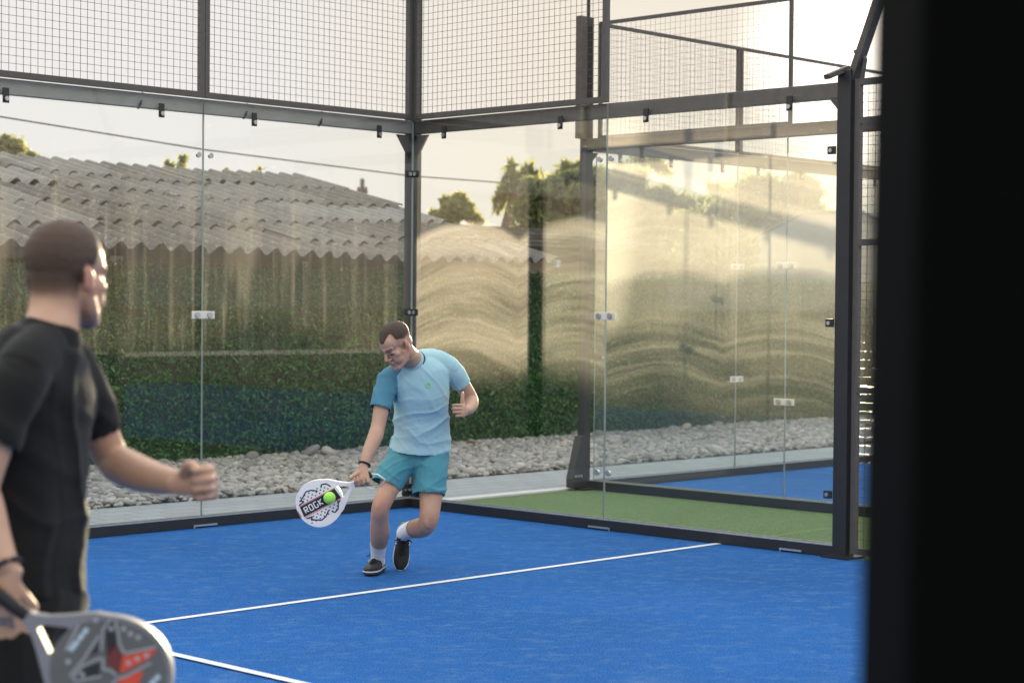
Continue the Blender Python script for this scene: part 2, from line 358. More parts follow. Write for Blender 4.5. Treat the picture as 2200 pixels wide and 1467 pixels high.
base = xramp(X(a.outputs['Fac']), [(0, (0.16, 0.15, 0.135)), (0.25, (0.31, 0.29, 0.26)), (0.5, (0.41, 0.385, 0.35)), (0.7, (0.22, 0.215, 0.205)), (0.85, (0.54, 0.515, 0.48)), (0.97, (0.38, 0.29, 0.23)), (1, (0.47, 0.43, 0.38))])
lk(xmix(xnoise(v, 45.0, 4.0)*0.55, base, (0.22, 0.205, 0.185)), b.inputs['Base Color']); b.inputs['Roughness'].default_value = 0.8
lk(xbump(xnoise(v, 120.0, 3.0), 0.15), b.inputs['Normal']); M['pebble'] = m
Va, Fa, Sa = pebble_mesh(12500, (-3.0, 8.0), (1.49, 4.15), 0.027, 0.0, 0.015, 2)
Vb, Fb, Sb = pebble_mesh(12500, (-3.0, 8.0), (1.51, 4.15), 0.032, 0.008, 0.04, 2)
Vc, Fc, Sc = pebble_mesh(12000, (8.0, 16.0), (1.5, 4.15), 0.038, 0.0, 0.045, 1)
Vd, Fd, Sd = pebble_mesh(7000, (-7.0, -3.0), (1.5, 4.15), 0.036, 0.0, 0.04, 1); Fc = np.vstack([Fc, Fd+len(Vc)]); Vc = np.vstack([Vc, Vd]); Sc = np.concatenate([Sc, Sd])
V = np.vstack([Va, Vb, Vc]); F = np.vstack([Fa, Fb+len(Va), Fc+len(Va)+len(Vb)])
V[:, 2] += 0.03*sst(2.6, 4.0, V[:, 1])
tag(big_mesh('river_pebbles', V, F, M['pebble'], smooth=True, attr=np.concatenate([Sa, Sb, Sc])), kind='stuff')
for i, (px, py, w, tone, lab) in enumerate((
        (540, 988, 34, 0.05, 'grey-brown boulder behind the raised fist, leftmost of the large stones along the hedge'),
        (665, 980, 44, 0.1, 'wide dark grey river boulder against the hedge, right beside the pale one'),
        (704, 980, 34, 0.9, 'pale cream rounded river boulder at the foot of the hedge'),
        (1013, 953, 27, 0.97, 'rusty brown boulder by the hedge just right of the player in light blue'),
        (1285, 938, 26, 0.03, 'dark boulder beside the bracket of the neighbouring court corner post'),
        (1472, 921, 30, 0.96, 'reddish brown boulder seen through the smeared right glass pane'))):
    p = at_plane(px, py, 1, 3.72); r = w/FPX*(p-CAM).dot(FW)/2
    V, F, _ = pebble_mesh(1, (0, 1e-6), (0, 1e-6), 1.0, 0, 0, 3); V /= np.abs(V).max(0); V = V*np.array([r, r*0.75, r*0.72])
    o = big_mesh('river_boulder', V, F, M['pebble'], smooth=True, attr=np.full(len(F), tone)); o.location = (p.x, p.y, 0.05+0.5*r)
    tag(o, lab, 'stone', 'large stones among the pebbles')
# ------------------------------------------------------------------ padel court enclosure
H = 2.985
def glass_wall(name, loc, rz, kind, label, group, clips=(), mids=(), length=2.0):
    """pane in local x (along the wall) and z; clips hang from the beam, mids are pairs of discs on the seam at x=length"""
    o = MB().box((0.004, -0.006, 0.075), (length-0.004, 0.006, H)).build(name, [GL[kind], M['edge']])
    for p in o.data.polygons:
        if abs(p.normal.y) < 0.5: p.material_index = 1
    o.location = loc; o.rotation_euler.z = rz; tag(o, label, 'glass panel', group)
    return o
def clip(parent, x, z, side=-1, drop=True):      # hanging steel bracket with a round fixing
    mb = MB().box((x-0.022, side*0.012-0.004, z-0.065), (x+0.022, side*0.012+0.004, z+0.03 if drop else z+0.02)); c = mb.build('clip', M['steel'], parent)
    MB().disc((x, side*0.017, z-0.038), (0, side, 0), 0.015, 0.012).build('fixing_disc', M['disc'], c)
def seam_fix(parent, x, z, side=-1, plate=True):
    d = 0.052
    if plate: c = MB().box((x-0.098, side*0.012-0.003, z-0.027), (x+0.098, side*0.012+0.003, z+0.027)).build('seam_plate', M['plate'], parent, bevel=0.004)
    for s in (-1, 1):
        MB().disc((x+s*d, side*0.009, z), (0, side, 0), 0.020, 0.018).build('fixing_disc', M['disc'], parent)
def wire_fence(name, loc, rz, length, z0, z1, label, group, bars=(), step=0.054, f=0.04, right=True, up_frame=True, t=0.0013):
    root = empty(name, loc, label, 'wire fence', group, rz)
    fr = MB(); fr.box((0.002, -f/2, z0), (length-0.002, f/2, z0+f))
    if up_frame: fr.box((0.002, -f/2, z1-f), (length-0.002, f/2, z1))
    fr.box((0.002, -f/2+.001, z0+f), (f, f/2-.001, z1-f))
    if right: fr.box((length-f, -f/2+.001, z0+f), (length-0.002, f/2-.001, z1-f))
    for zb in bars: fr.box((f, -f/2+.002, zb-f/2), (length-f, f/2-.002, zb+f/2))
    fr.build('frame', M['frame'], root)
    w = MB(); zt = z1-(f if up_frame else 0)
    n = int((length-2*f)/step)
    for i in range(1, n+1):
        x = f + i*(length-2*f)/(n+1); w.box((x-t, -t, z0+f), (x+t, t, zt))
    n = int((zt-z0-f)/step)
    for i in range(1, n+1):
        z = z0+f + i*(zt-z0-f)/(n+1); w.box((f, t, z-t), (length-f, 3*t, z+t))
    w.build('wire_mesh', M['wire'], root); return root
R90 = math.radians
L1 = glass_wall('glass_wall', (0, 0, 0), R90(180), 'streaks', 'streaky back glass pane between the corner post and the first seam, behind the paddle', 'glass panes of the near court')
L2 = glass_wall('glass_wall', (-2, 0, 0), R90(180), 'streaks', 'back glass pane behind the man in the black shirt, left of the seam', 'glass panes of the near court')
L3 = glass_wall('glass_wall', (-4, 0, 0), R90(180), 'streaks', 'back glass pane at the far left, mostly outside the photo', 'glass panes of the near court')
R1 = glass_wall('glass_wall', (0, 0, 0), R90(-90), 'lobes', 'side glass pane right of the corner post with two arched smears and one clean strip', 'glass panes of the near court')
R2 = glass_wall('glass_wall', (0, -2, 0), R90(-90), 'swirls', 'side glass pane next to the thick black end post, covered in wide cream wiper swirls', 'glass panes of the near court', length=1.955)
S1 = -1      # local side that faces away / toward the court
for o, side in ((L1, 1), (L2, 1), (R1, -1), (R2, -1)):
    for x in (0.36, 1.56): clip(o, x, 2.90, side)
seam_fix(L1, 2.0, 2.60, 1, False); seam_fix(L1, 2.0, 1.485, 1, True)
seam_fix(R1, 2.0, 2.60, -1, False); seam_fix(R1, 2.0, 1.50, -1, True); seam_fix(R1, 2.0, 0.40, -1, False)
for o in (L1, R1):      # silver angle at the foot of each seam
    s = 1 if o is L1 else -1
    MB().box((1.90, s*0.052-0.004, 0.012), (2.10, s*0.052+0.004, 0.024)).box((2.092, s*0.052-0.004, 0.0), (2.10, s*0.052+0.004, 0.012)).build('foot_bracket', M['zinc'], o)
MB().box((1.55, -0.057, 0.012), (1.72, -0.049, 0.024)).box((1.55, -0.057, 0.0), (1.558, -0.049, 0.012)).build('foot_bracket', M['zinc'], R2)
MB().box((0.28, 0.049, 0.012), (0.44, 0.057, 0.024)).box((0.28, 0.049, 0.0), (0.288, 0.057, 0.012)).build('foot_bracket', M['zinc'], L1)
def base_rail(name, p, q, label, group='black base rails under the glass'):
    p, q = Vector(p), Vector(q); r = empty(name, (0, 0, 0), label, 'base rail', group)
    MB().bar(p+Vector((0, 0, 0.036)), q+Vector((0, 0, 0.036)), 0.085, 0.072).build('rail', M['steel'], r, bevel=0.004)
    d = (q-p).normalized(); nrm = d.cross(Vector((0, 0, 1)))*0.041
    e = MB()
    for s in (-1, 1): e.bar(p+nrm*s+Vector((0, 0, 0.075)), q+nrm*s+Vector((0, 0, 0.075)), 0.006, 0.007)
    e.build('edge_trim', M['zinc'], r)
base_rail('base_rail', (-0.045, 0, 0), (-10, 0, 0), 'long black base rail of the back glass, running left from the corner post')
base_rail('base_rail', (0, 0.043, 0), (0, -3.95, 0), 'black base rail of the side glass, between the blue and the green turf')
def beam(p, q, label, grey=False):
    o = MB().bar(p, q, 0.07, 0.10).build('top_beam', M['beam'] if grey else M['steel_glare'], bevel=0.004); return tag(o, label, 'beam', 'horizontal beams above the glass')
lb = beam((0.10, 0.06, 2.945), (-10, 0.06, 2.945), 'pale sky-tinted steel beam along the top of the back glass, left of the corner', True)
for x in (-2.52, -1.62, -0.92): MB().bar((x, 0.02, 2.90), (x+0.07, 0.10, 2.99), 0.05, 0.012, up=(1, 0, 0)).build('strut', M['steel'], lb)
beam((0.06, 0.02, 2.945), (0.06, -3.95, 2.945), 'brown-lit steel beam above the side glass, from the corner to the end post')
wire_fence('wire_fence', (-2, 0, 0), R90(180), 2.0, 3.0, 4.0, 'wire mesh panel at the top left, above the man in the black shirt', 'wire mesh panels above the glass')
wire_fence('wire_fence', (-4, 0, 0), R90(180), 2.0, 3.0, 4.0, 'wire mesh panel outside the left edge', 'wire mesh panels above the glass')
wire_fence('wire_fence', (-0.02, 0, 0), R90(180), 1.98, 3.0, 4.0, 'wire mesh panel left of the corner post, between the two upright frames', 'wire mesh panels above the glass')
wire_fence('wire_fence', (0, -0.02, 0), R90(-90), 1.98, 3.0, 4.0, 'wire mesh panel right of the corner post, lower edge rising to the right', 'wire mesh panels above the glass')
# corner post outside the glass
cp = empty('corner_post', (0.062, 0.062, 0), 'black steel corner post where the back and side glass meet', 'post')
MB().box((-0.047, -0.047, 0), (0.047, 0.047, 4.05)).build('pole', M['steel'], cp, bevel=0.004)
g = MB()
for ux, uy in ((-1, 0), (0, -1)):
    a = Vector((ux, uy, 0)); n = Vector((-uy, ux, 0))
    g.prism([(0.049, 2.70), (0.06, 2.72), (0.18, 2.885), (0.049, 2.885)], n*-0.004, a, (0, 0, 1), n, 0.008)
g.build('gusset', M['steel'], cp)
for ux, uy in ((-1, 0), (0, -1)):
    a = Vector((ux, uy, 0)); inn = Vector((-1, -1, 0)) - a
    for z in (2.58, 1.51):
        p = Vector((-0.062, -0.062, z)) + a*0.045 + inn*0.010
        c = MB().bar(p-a*0.040, p+a*0.035, 0.008, 0.05).build('clamp', M['steel'], cp)
        MB().disc(p+inn*0.004, inn, 0.016, 0.012).build('fixing_disc', M['disc'], c)
    p = Vector((-0.062, -0.062, 0.135)) + a*0.045 + inn*0.012
    c = MB().bar(p-a*0.036, p+a*0.05, 0.01, 0.09).build('foot_clamp', M['steel'], cp)
    for q_ in (-0.012, 0.028): MB().disc(p+a*q_+inn*0.005, inn, 0.010, 0.01).build('bolt', M['disc'], c)
# upright end post of the side wall, with brace bar and floodlight stub
ep = empty('end_post', (0, -4.0, 0), 'thick black end post at the right end of the side glass', 'post')
MB().box((-0.05, -0.05, 0), (0.05, 0.05, 3.06)).build('pole', M['steel'], ep, bevel=0.005)
MB().box((-0.10, -0.10, 0), (0.10, 0.10, 0.012)).build('foot_plate', M['steel'], ep)
q = at(1893, -10, 11.55) - Vector((0, -4, 0)); q2 = at(1858, 150, 11.6) - Vector((0, -4, 0))
MB().bar((0.0, -0.03, 3.0), q + (q-Vector((0, -0.03, 3.0)))*0.25, 0.06, 0.05).build('brace_bar', M['steel_glare'], ep)
MB().bar((0.0, 0.01, 3.075), at(1776, 166, 11.68) - Vector((0, -4, 0)), 0.05, 0.03).build('bracket_arm', M['steel_glare'], ep)
MB().tube([(0, -0.10, 3.0), (0.0, -0.12, 3.12), (0, -0.09, 3.18), (0, -0.05, 3.17)], [0.016]*4).build('hook', M['steel_glare'], ep)
for z in (2.56, 1.475, 0.395):
    c = MB().box((-0.062, 0.05, z-0.025), (-0.052, 0.11, z+0.025)).build('clamp', M['steel'], ep)
    MB().disc((-0.062, 0.085, z), (-1, 0, 0), 0.013, 0.008).build('fixing_disc', M['disc'], c)
MB().prism([(0.05, 2.77), (0.06, 2.77), (0.17, 2.89), (0.05, 2.89)], (0.05, 0, 0), (0, 1, 0), (0, 0, 1), (1, 0, 0), 0.008).build('gusset', M['steel'], ep)
for i in range(3):
    y0 = -4.06-2*i
    wire_fence('wire_fence', (0, y0, 0), R90(-90), 1.98, 0.03, 3.0,
               ('tall wire fence panel just right of the thick black end post' if i == 0 else 'tall wire fence panel %s the dark foreground pillar' % ('hidden behind', 'further right behind')[i-1]),
               'tall wire fence panels of the side wall', bars=(2.74, 1.98, 1.06), right=True)
# neighbouring court
CX = 2.15
K2 = 'glass panes of the neighbouring court'
for i, lab in ((0, 'first side pane of the neighbouring court, right of its corner post'), (1, 'second side pane of the neighbouring court, beyond its seam')):
    o = glass_wall('glass_wall', (CX, -2*i, 0), R90(-90), 'plain', lab, K2)
    for x in (0.5, 1.5): clip(o, x, 2.88, 1)
    if i == 0: seam_fix(o, 2.0, 1.9, -1); seam_fix(o, 2.0, 0.83, -1)
for i, lab in ((0, 'back pane of the neighbouring court beside its corner post'), (1, 'back pane of the neighbouring court right of the far seam'), (2, 'back pane of the neighbouring court hidden behind the end post'), (3, 'back pane of the neighbouring court far to the right')):
    o = glass_wall('glass_wall', (CX+2*i, 0, 0), 0, 'plain', lab, K2)
    for x in (0.3, 1.0, 1.75): clip(o, x, 2.88, -1)
    if i == 0: seam_fix(o, 2.0, 1.95, -1); seam_fix(o, 2.0, 0.90, -1)
base_rail('base_rail', (CX, 0.043, 0), (CX, -10, 0), 'black base rail between the green strip and the neighbouring blue court')
base_rail('base_rail', (CX+0.045, 0, 0), (CX+10, 0, 0), 'black base rail along the back of the neighbouring court, in front of the pebbles')
beam((CX-0.06, 0.05, 2.95), (CX-0.06, -3.95, 2.95), 'grey-green beam over the neighbouring side glass, rising to the right')
beam((CX-0.02, 0.06, 2.95), (CX+10, 0.06, 2.95), 'grey-green beam over the neighbouring back glass, falling to the right')
K3 = 'wire mesh panels of the neighbouring court'
wire_fence('wire_fence', (CX, -0.03, 0), R90(-90), 1.97, 3.0, 4.0, 'wire mesh of the neighbouring court beside its corner post, top bar rising right', K3, right=False, f=0.028, t=0.0008)
for i, lab in ((0, 'wire mesh panel over the neighbouring back glass, left of its thin upright'), (1, 'wire mesh panel over the neighbouring back glass, right of its thin upright'), (2, 'wire mesh panel over the neighbouring back glass behind the sun'), (3, 'wire mesh panel over the neighbouring back glass hidden by the pillar')):
    wire_fence('wire_fence', (CX+0.03+2*i, 0, 0), 0, 1.97, 3.0, 4.0, lab, K3, f=0.028, t=0.0008)
p2 = empty('corner_post', (CX-0.06, 0.06, 0), 'dark grey corner post of the neighbouring court with a triangular foot bracket', 'post')
MB().box((-0.04, -0.04, 0), (0.04, 0.04, 4.04)).build('pole', M['steel'], p2, bevel=0.004)
MB().box((-0.125, -0.04, 3.0), (-0.045, 0.02, 4.04)).build('side_channel', M['steel_glare'], p2)
fb = MB().prism([(-0.045, 0.02), (-0.045, 0.46), (-0.085, 0.46), (-0.19, 0.10), (-0.19, 0.02)], (0, -0.05, 0), (1, 0, 0), (0, 0, 1), (0, 1, 0), 0.08).build('foot_bracket', M['steel'], p2, bevel=0.004)
for dx in (-0.16, -0.125, -0.09): MB().disc((dx, -0.05, 0.12), (0, -1, 0), 0.012, 0.01).build('bolt', M['disc'], fb)
MB().box((-0.10, -0.10, 0), (0.09, 0.08, 0.012)).build('foot_plate', M['steel'], p2)
c = MB().box((0.03, -0.10, 1.10), (0.16, -0.085, 1.16)).build('clamp', M['steel'], p2)
MB().disc((0.12, -0.10, 1.13), (0, -1, 0), 0.013, 0.008).build('fixing_disc', M['disc'], c)
MB().prism([(0.041, 2.78), (0.16, 2.89), (0.041, 2.89)], (0, 0, 0), (1, 0, 0), (0, 0, 1), (0, 1, 0), 0.008).build('gusset', M['steel'], p2)
t = MB().box((CX-0.013, -2.035, 3.0), (CX+0.013, -2.008, 4.6)).build('mesh_upright', M['steel_glare']); tag(t, 'thin upright pole rising above the neighbouring side glass seam', 'post')
t = MB().tube([(CX-0.05, 0.06, 4.0), (CX-0.05, 0.06, 6.0)], [0.016, 0.016]).build('thin_pole', M['steel']); tag(t, 'thin vertical rod on top of the neighbouring corner post', 'pole')
# nets (seen in the glass reflections)
for x0, lab in ((-10, 'net of the near court, outside the photo'), (2.15, 'net of the neighbouring court, seen only as a pale line reflected in the glass')):
    r = empty('court_net', (x0, -10, 0), lab, 'net', 'court nets')
    MB().box((0.05, -0.006, 0.86), (9.95, 0.006, 0.92)).build('tape', M['line'], r)
    w = MB()
    for i in range(1, 180): w.box((0.05+i*0.055-.0015, -.0015, 0.03), (0.05+i*0.055+.0015, .0015, 0.86))
    for i in range(1, 16): w.box((0.05, .0015, 0.03+i*0.055-.0015), (9.95, .0045, 0.03+i*0.055+.0015))
    w.build('netting', M['wire'], r)
    for x in (0.0, 10.0): MB().box((x-0.04, -0.04, 0), (x+0.04, 0.04, 0.95)).build('post', M['steel'], r)
# dark pillar close to the camera on the right
d0 = 1.35; pl = at(1968, 735, d0); z0, z1 = 0.0, 2.6
rt = Vector((RT.x, RT.y, 0)).normalized(); fw = Vector((FW.x, FW.y, 0)).normalized()
pil = empty('steel_pillar', (pl.x+rt.x*0.16, pl.y+rt.y*0.16, 0), 'out of focus black steel pillar filling the right edge of the photo', 'pillar')
lean = 0.010
V = []
for z, w in ((0.0, 0.18), (2.7, 0.18)):
    sh = (z-1.55)*lean
    for i, j in ((-1, 0), (1, 0), (1, 1), (-1, 1)): V.append(tuple(rt*(i*0.16+sh) + fw*(j*0.2) + Vector((0, 0, z))))
mp = MB().add(V, [(3,2,1,0),(4,5,6,7),(0,1,5,4),(1,2,6,5),(2,3,7,6),(3,0,4,7)])
mp.build('shaft', mat('matt_black_paint', (0.0022, 0.0022, 0.0022), 0.9, spec=0.04), pil, bevel=0.012)
b2 = MB().box((-0.24, -0.10, 0), (0.24, 0.32, 0.015)); b2.build('foot_plate', M['steel'], pil)
# ------------------------------------------------------------------ foliage helpers
def leaf_mat(name, stops, trans=0.35, rough=0.5):
    m, b = newmat(name); t = m.node_tree; a = xattr('shade'); c = xramp(X(a.outputs['Fac']), stops)
    lk(c, b.inputs['Base Color']); b.inputs['Roughness'].default_value = rough; b.inputs['Specular IOR Level'].default_value = 0.35
    if trans:
        tl = t.nodes.new('ShaderNodeBsdfTranslucent'); lk(c, tl.inputs[0]); mx = t.nodes.new('ShaderNodeMixShader'); mx.inputs[0].default_value = trans
        t.links.new(b.outputs[0], mx.inputs[1]); t.links.new(tl.outputs[0], mx.inputs[2]); t.links.new(mx.outputs[0], t.nodes['Material Output'].inputs[0])
    return m
M['bark'] = mat('bark', (0.13, 0.09, 0.06), 0.9, var=0.4, scale=12, bump=0.5, bscale=40)
M['dark_leaf'] = leaf_mat('dark_leaf', [(0, (0.035, 0.06, 0.018)), (0.5, (0.065, 0.10, 0.03)), (1, (0.11, 0.14, 0.045))])
M['flare_pale_leaf'] = leaf_mat('flare_pale_leaf', [(0, (0.15, 0.16, 0.05)), (0.6, (0.24, 0.25, 0.08)), (1, (0.34, 0.33, 0.13))], 0.6)  # yellow-green foliage lifted in colour to imitate sun flare
M['hazy_olive_leaf'] = leaf_mat('hazy_olive_leaf', [(0, (0.10, 0.12, 0.045)), (0.5, (0.18, 0.205, 0.075)), (1, (0.29, 0.29, 0.12))], 0.6)  # olive foliage brightened, flare haze painted into the leaf colour
def leaf_cards(P, size, elong=1.7, droop=0.0, Nrm=None, spread=1.0):
    n = len(P); a = RNG.normal(0, 1, (n, 3)); a[:, 2] -= droop*2; a /= np.linalg.norm(a, axis=1)[:, None]
    q = RNG.normal(0, 1, (n, 3))
    if Nrm is not None:
        nn = Nrm + RNG.normal(0, spread, (n, 3)); nn /= np.linalg.norm(nn, axis=1)[:, None]; a = np.cross(nn, q); a /= np.linalg.norm(a, axis=1)[:, None]; b = np.cross(nn, a)
    else:
        b = np.cross(a, q); b /= np.linalg.norm(b, axis=1)[:, None]
    s = (size*RNG.lognormal(0, .25, n))[:, None]; n3 = np.cross(a, b)
    V = np.stack([P-a*s*elong, P+b*s*.62+n3*s*.12, P+a*s*elong, P-b*s*.62+n3*s*.12], 1).reshape(-1, 3)
    return V, np.arange(4*n).reshape(-1, 4)
def crown_points(ells, n):
    """ells: (centre, radii) lobes; leaves gathered in many small clusters so gaps show between them"""
    w = np.array([e[1][0]*e[1][1]*e[1][2] for e in ells])**0.67; w /= w.sum(); out = []; sh = []
    for (c, r), k in zip(ells, w):
        nc = max(6, int(n*k/70)); d = RNG.normal(0, 1, (nc, 3)); d /= np.linalg.norm(d, axis=1)[:, None]
        cc = np.array(c) + d*np.array(r)*(RNG.uniform(0.35, 1.0, nc)**0.5)[:, None]; s = RNG.uniform(0.10, 0.26, nc)*min(r)*1.2; base = RNG.random(nc)
        i = RNG.integers(0, nc, int(n*k)); p = cc[i] + RNG.normal(0, 1, (len(i), 3))*s[i][:, None]*np.array([1, 1, .75])
        out.append(p); sh.append(np.clip(base[i]*.75 + RNG.random(len(i))*.35, 0, 1))
    return np.vstack(out), np.concatenate(sh)
def tree(name, base, ells, n, leaf, lmat, label, cat='tree', group=None, trunk=0.09, elong=1.7, droop=0.0):
    base = Vector(base); root = empty(name, base, label, cat, group); mb = MB()
    top = Vector(ells[0][0]) - base
    fork = top*0.55
    mb.tube([(0, 0, -0.05), tuple(top*0.3 + Vector((trunk*.6, 0, 0))), tuple(fork)], [trunk, trunk*.8, trunk*.6])
    for c, r in ells:
        c = Vector(c) - base
        for k in range(3):
            e = c + Vector((random.uniform(-.6, .6)*r[0], random.uniform(-.6, .6)*r[1], random.uniform(-.1, .7)*r[2]))
            mb.tube([tuple(fork*(0.6+.15*k)), tuple(fork.lerp(e, .55) + Vector((0, 0, .1*r[2]))), tuple(e)], [trunk*.4, trunk*.25, trunk*.08], k=6)
    mb.build('trunk', M['bark'], root, smooth=True)
    P, sh = crown_points(ells, n); V, F = leaf_cards(P - np.array(base), leaf, elong, droop)
    big_mesh('crown', V, F, lmat, root, attr=sh); return root
def px_ell(px, py, d, rx, ry, depth=None):      # lobe seen at a pixel with pixel radii
    c = at(px, py, d); k = d/FPX; return (tuple(c), (rx*k, (depth or rx)*k, ry*k))
# ------------------------------------------------------------------ artificial hedge wall
HX0, HX1, HY, HZ = -8.0, 17.0, 4.0, 1.93
hd = empty('artificial_hedge', (6, HY, 0), 'long wall of artificial green leaves behind the pebbles', 'hedge')
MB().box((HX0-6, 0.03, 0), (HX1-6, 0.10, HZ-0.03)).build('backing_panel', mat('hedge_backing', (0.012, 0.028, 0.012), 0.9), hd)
M['hedge_leaf'] = leaf_mat('hedge_leaf', [(0, (0.009, 0.055, 0.010)), (0.45, (0.020, 0.115, 0.018)), (0.8, (0.045, 0.175, 0.03)), (1, (0.15, 0.26, 0.06))], 0.15, 0.4)
n = 130000
P = np.stack([RNG.uniform(HX0, HX1, n)-6, RNG.normal(-0.005, 0.022, n), RNG.uniform(0, HZ, n)], 1)
top = RNG.random(n) < 0.02; P[top, 2] = HZ + RNG.normal(0, .018, top.sum())
pn = 0.5+0.5*np.sin(P[:, 0]*1.3+np.sin(P[:, 2]*2.4)*1.4)*np.sin(P[:, 2]*1.9+P[:, 0]*.55)
P[:, 1] += 0.03*np.sin(P[:, 0]*2.1)*np.sin(P[:, 2]*3.0)
V, F = leaf_cards(P, 0.0145, 1.6, Nrm=np.tile([0, -1., .25], (n, 1)), spread=0.75)
big_mesh('leaf_mat', V, F, M['hedge_leaf'], hd, attr=np.clip(RNG.random(n)**1.3*0.85 + 0.15*pn, 0, 1))
# ------------------------------------------------------------------ shed with corrugated roof
EY, EZ, RY, RZ, XE = 3.72, 2.06, 8.32, 3.215, 5.70
sh = empty('corrugated_shed', (0, 6, 0), 'low old shed with a weathered grey corrugated roof behind the hedge', 'shed')
M['fibro'] = None
m, b = newmat('weathered_fibre_cement'); a = xattr('shade'); v = xcoord()
base = xramp(X(a.outputs['Fac']), [(0, (0.075, 0.065, 0.052)), (0.35, (0.115, 0.10, 0.085)), (0.7, (0.155, 0.142, 0.122)), (1, (0.21, 0.20, 0.18))])
lich = xstep(0.54, 0.68, xnoise(v, 11.0, 6.0, 0.72)); spk = xstep(0.60, 0.70, xnoise(v, 46.0, 3.0, 0.6)); drk = xstep(0.5, 0.72, xnoise(v, 5.0, 5.0, 0.6))
c = xmix(drk*0.6, base, (0.05, 0.044, 0.035)); c = xmix(lich*0.42, c, (0.36, 0.355, 0.335)); c = xmix(spk*0.55, c, (0.46, 0.455, 0.43))
lk(c, b.inputs['Base Color']); b.inputs['Roughness'].default_value = 0.92; lk(xbump(xnoise(v, 70.0, 4.0), 0.3), b.inputs['Normal']); M['fibro'] = m
def roof_slope(y0, z0, y1, z1, xa, xb, rows, name):
    VV = []; FF = []; SS = []; off = 0; Ls = math.hypot(y1-y0, z1-z0); ty, tz = (y1-y0)/Ls, (z1-z0)/Ls; ny, nz = -tz, ty
    if nz < 0: ny, nz = -ny, -nz
    wv = 0.225; wS = wv*5; x = xb
    cols = int((xb-xa)/wS)+1
    for cidx in range(cols):
        for r in range(rows):
            sa = Ls*r/rows - (0.0 if r == 0 else 0.10); sb = Ls*(r+1)/rows + 0.06
            dx = random.gauss(0, 0.02); dl = (random.gauss(0, 0.10) + 0.16*math.sin(cidx*2.1))*(r > 0); lift = random.uniform(0, 0.012); tilt = random.gauss(0, 0.006); sk = random.gauss(0, .012)
            nx, ns = 5*9+5, 4
            xs = xb - cidx*wS - wS - wv*0.25 + np.linspace(0, wS+wv*0.5, nx) + dx
            ss = np.linspace(sa+dl, sb, ns)
            Xg, Sg = np.meshgrid(xs, ss); amp = 0.037
            h = amp*np.cos(2*np.pi*(Xg-xb)/wv) + 0.03*(1-(Sg-sa)/(sb-sa))*(1 if r else 0.4) + lift + tilt*(Xg-xs.mean())
            sag = -0.018*np.sin((Xg-1.5)*0.9)
            Sg = Sg + sk*(Xg-xs.mean())
            for t in (0.0, 0.009):
                VV.append(np.stack([Xg, y0+ty*Sg+ny*(h-t), z0+tz*Sg+nz*(h-t)+sag], 2).reshape(-1, 3))
            idx = np.arange(nx*ns).reshape(ns, nx); q = np.stack([idx[:-1, :-1], idx[:-1, 1:], idx[1:, 1:], idx[1:, :-1]], 2).reshape(-1, 4)
            e = np.concatenate([np.stack([idx[0, :-1], idx[0, 1:], idx[0, 1:]+nx*ns, idx[0, :-1]+nx*ns], 1), np.stack([idx[:-1, 0], idx[1:, 0], idx[1:, 0]+nx*ns, idx[:-1, 0]+nx*ns], 1), np.stack([idx[:-1, -1], idx[1:, -1], idx[1:, -1]+nx*ns, idx[:-1, -1]+nx*ns], 1)])
            ff = np.vstack([q, q[:, ::-1]+nx*ns, e]) + off; off += 2*nx*ns; FF.append(ff); SS.append(np.full(len(ff), random.random()))
    V = np.vstack(VV) - np.array([0, 6, 0]); return big_mesh(name, V, np.vstack(FF), M['fibro'], sh, smooth=False, attr=np.concatenate(SS))
roof_slope(EY, EZ, RY, RZ, -7.0, XE, 5, 'roof')
MB().add([(-12, RY-6-.02, RZ-.02), (XE, RY-6-.02, RZ-.02), (XE, 12.9-6, EZ), (-12, 12.9-6, EZ)], [(0,1,2,3)]).add([(-12, RY-6-.02, RZ-.04), (XE, RY-6-.02, RZ-.04), (XE, 12.9-6, EZ-.02), (-12, 12.9-6, EZ-.02)], [(3,2,1,0)]).build('roof_back_slope', M['fibro'], sh)
MB().bar((XE+0.02, EY-6-.02, EZ-0.015), (XE+0.02, RY-6, RZ-0.01), 0.05, 0.07).build('verge_board', mat('verge_metal', (0.42, 0.45, 0.48), 0.45, var=0.15), sh)
M['board'] = mat('old_timber', (0.17, 0.10, 0.055), 0.85, var=0.35, scale=6, bump=0.3)
MB().box((-7, 4.14-6, 1.86), (XE-.05, 4.17-6, 1.985)).build('fascia_board', M['board'], sh)
w = MB()
w.box((-7, 4.25-6, 0), (XE-0.15, 4.40-6, 2.13)); w.box((-7, 12.2-6, 0), (XE-.15, 12.3-6, 2.2))
w.prism([(4.40, 0), (12.2, 0), (12.2, 2.1), (RY, 3.12), (4.40, 2.12)], (XE-0.30, -6, 0), (0, 1, 0), (0, 0, 1), (1, 0, 0), 0.14)
w.build('wall', mat('rendered_wall', (0.20, 0.16, 0.12), 0.9, var=0.25, scale=5), sh)
M['pale_plate'] = mat('pale_plate', (0.5, 0.47, 0.42), 0.7)
for x0, x1, z0 in ((2.30, 2.38, 1.86), (3.4, 3.55, 1.8), (0.0, .14, 1.8)): MB().box((x0, 4.10-6, z0), (x1, 4.13-6, 2.0)).build('eave_plate', M['pale_plate'], sh)
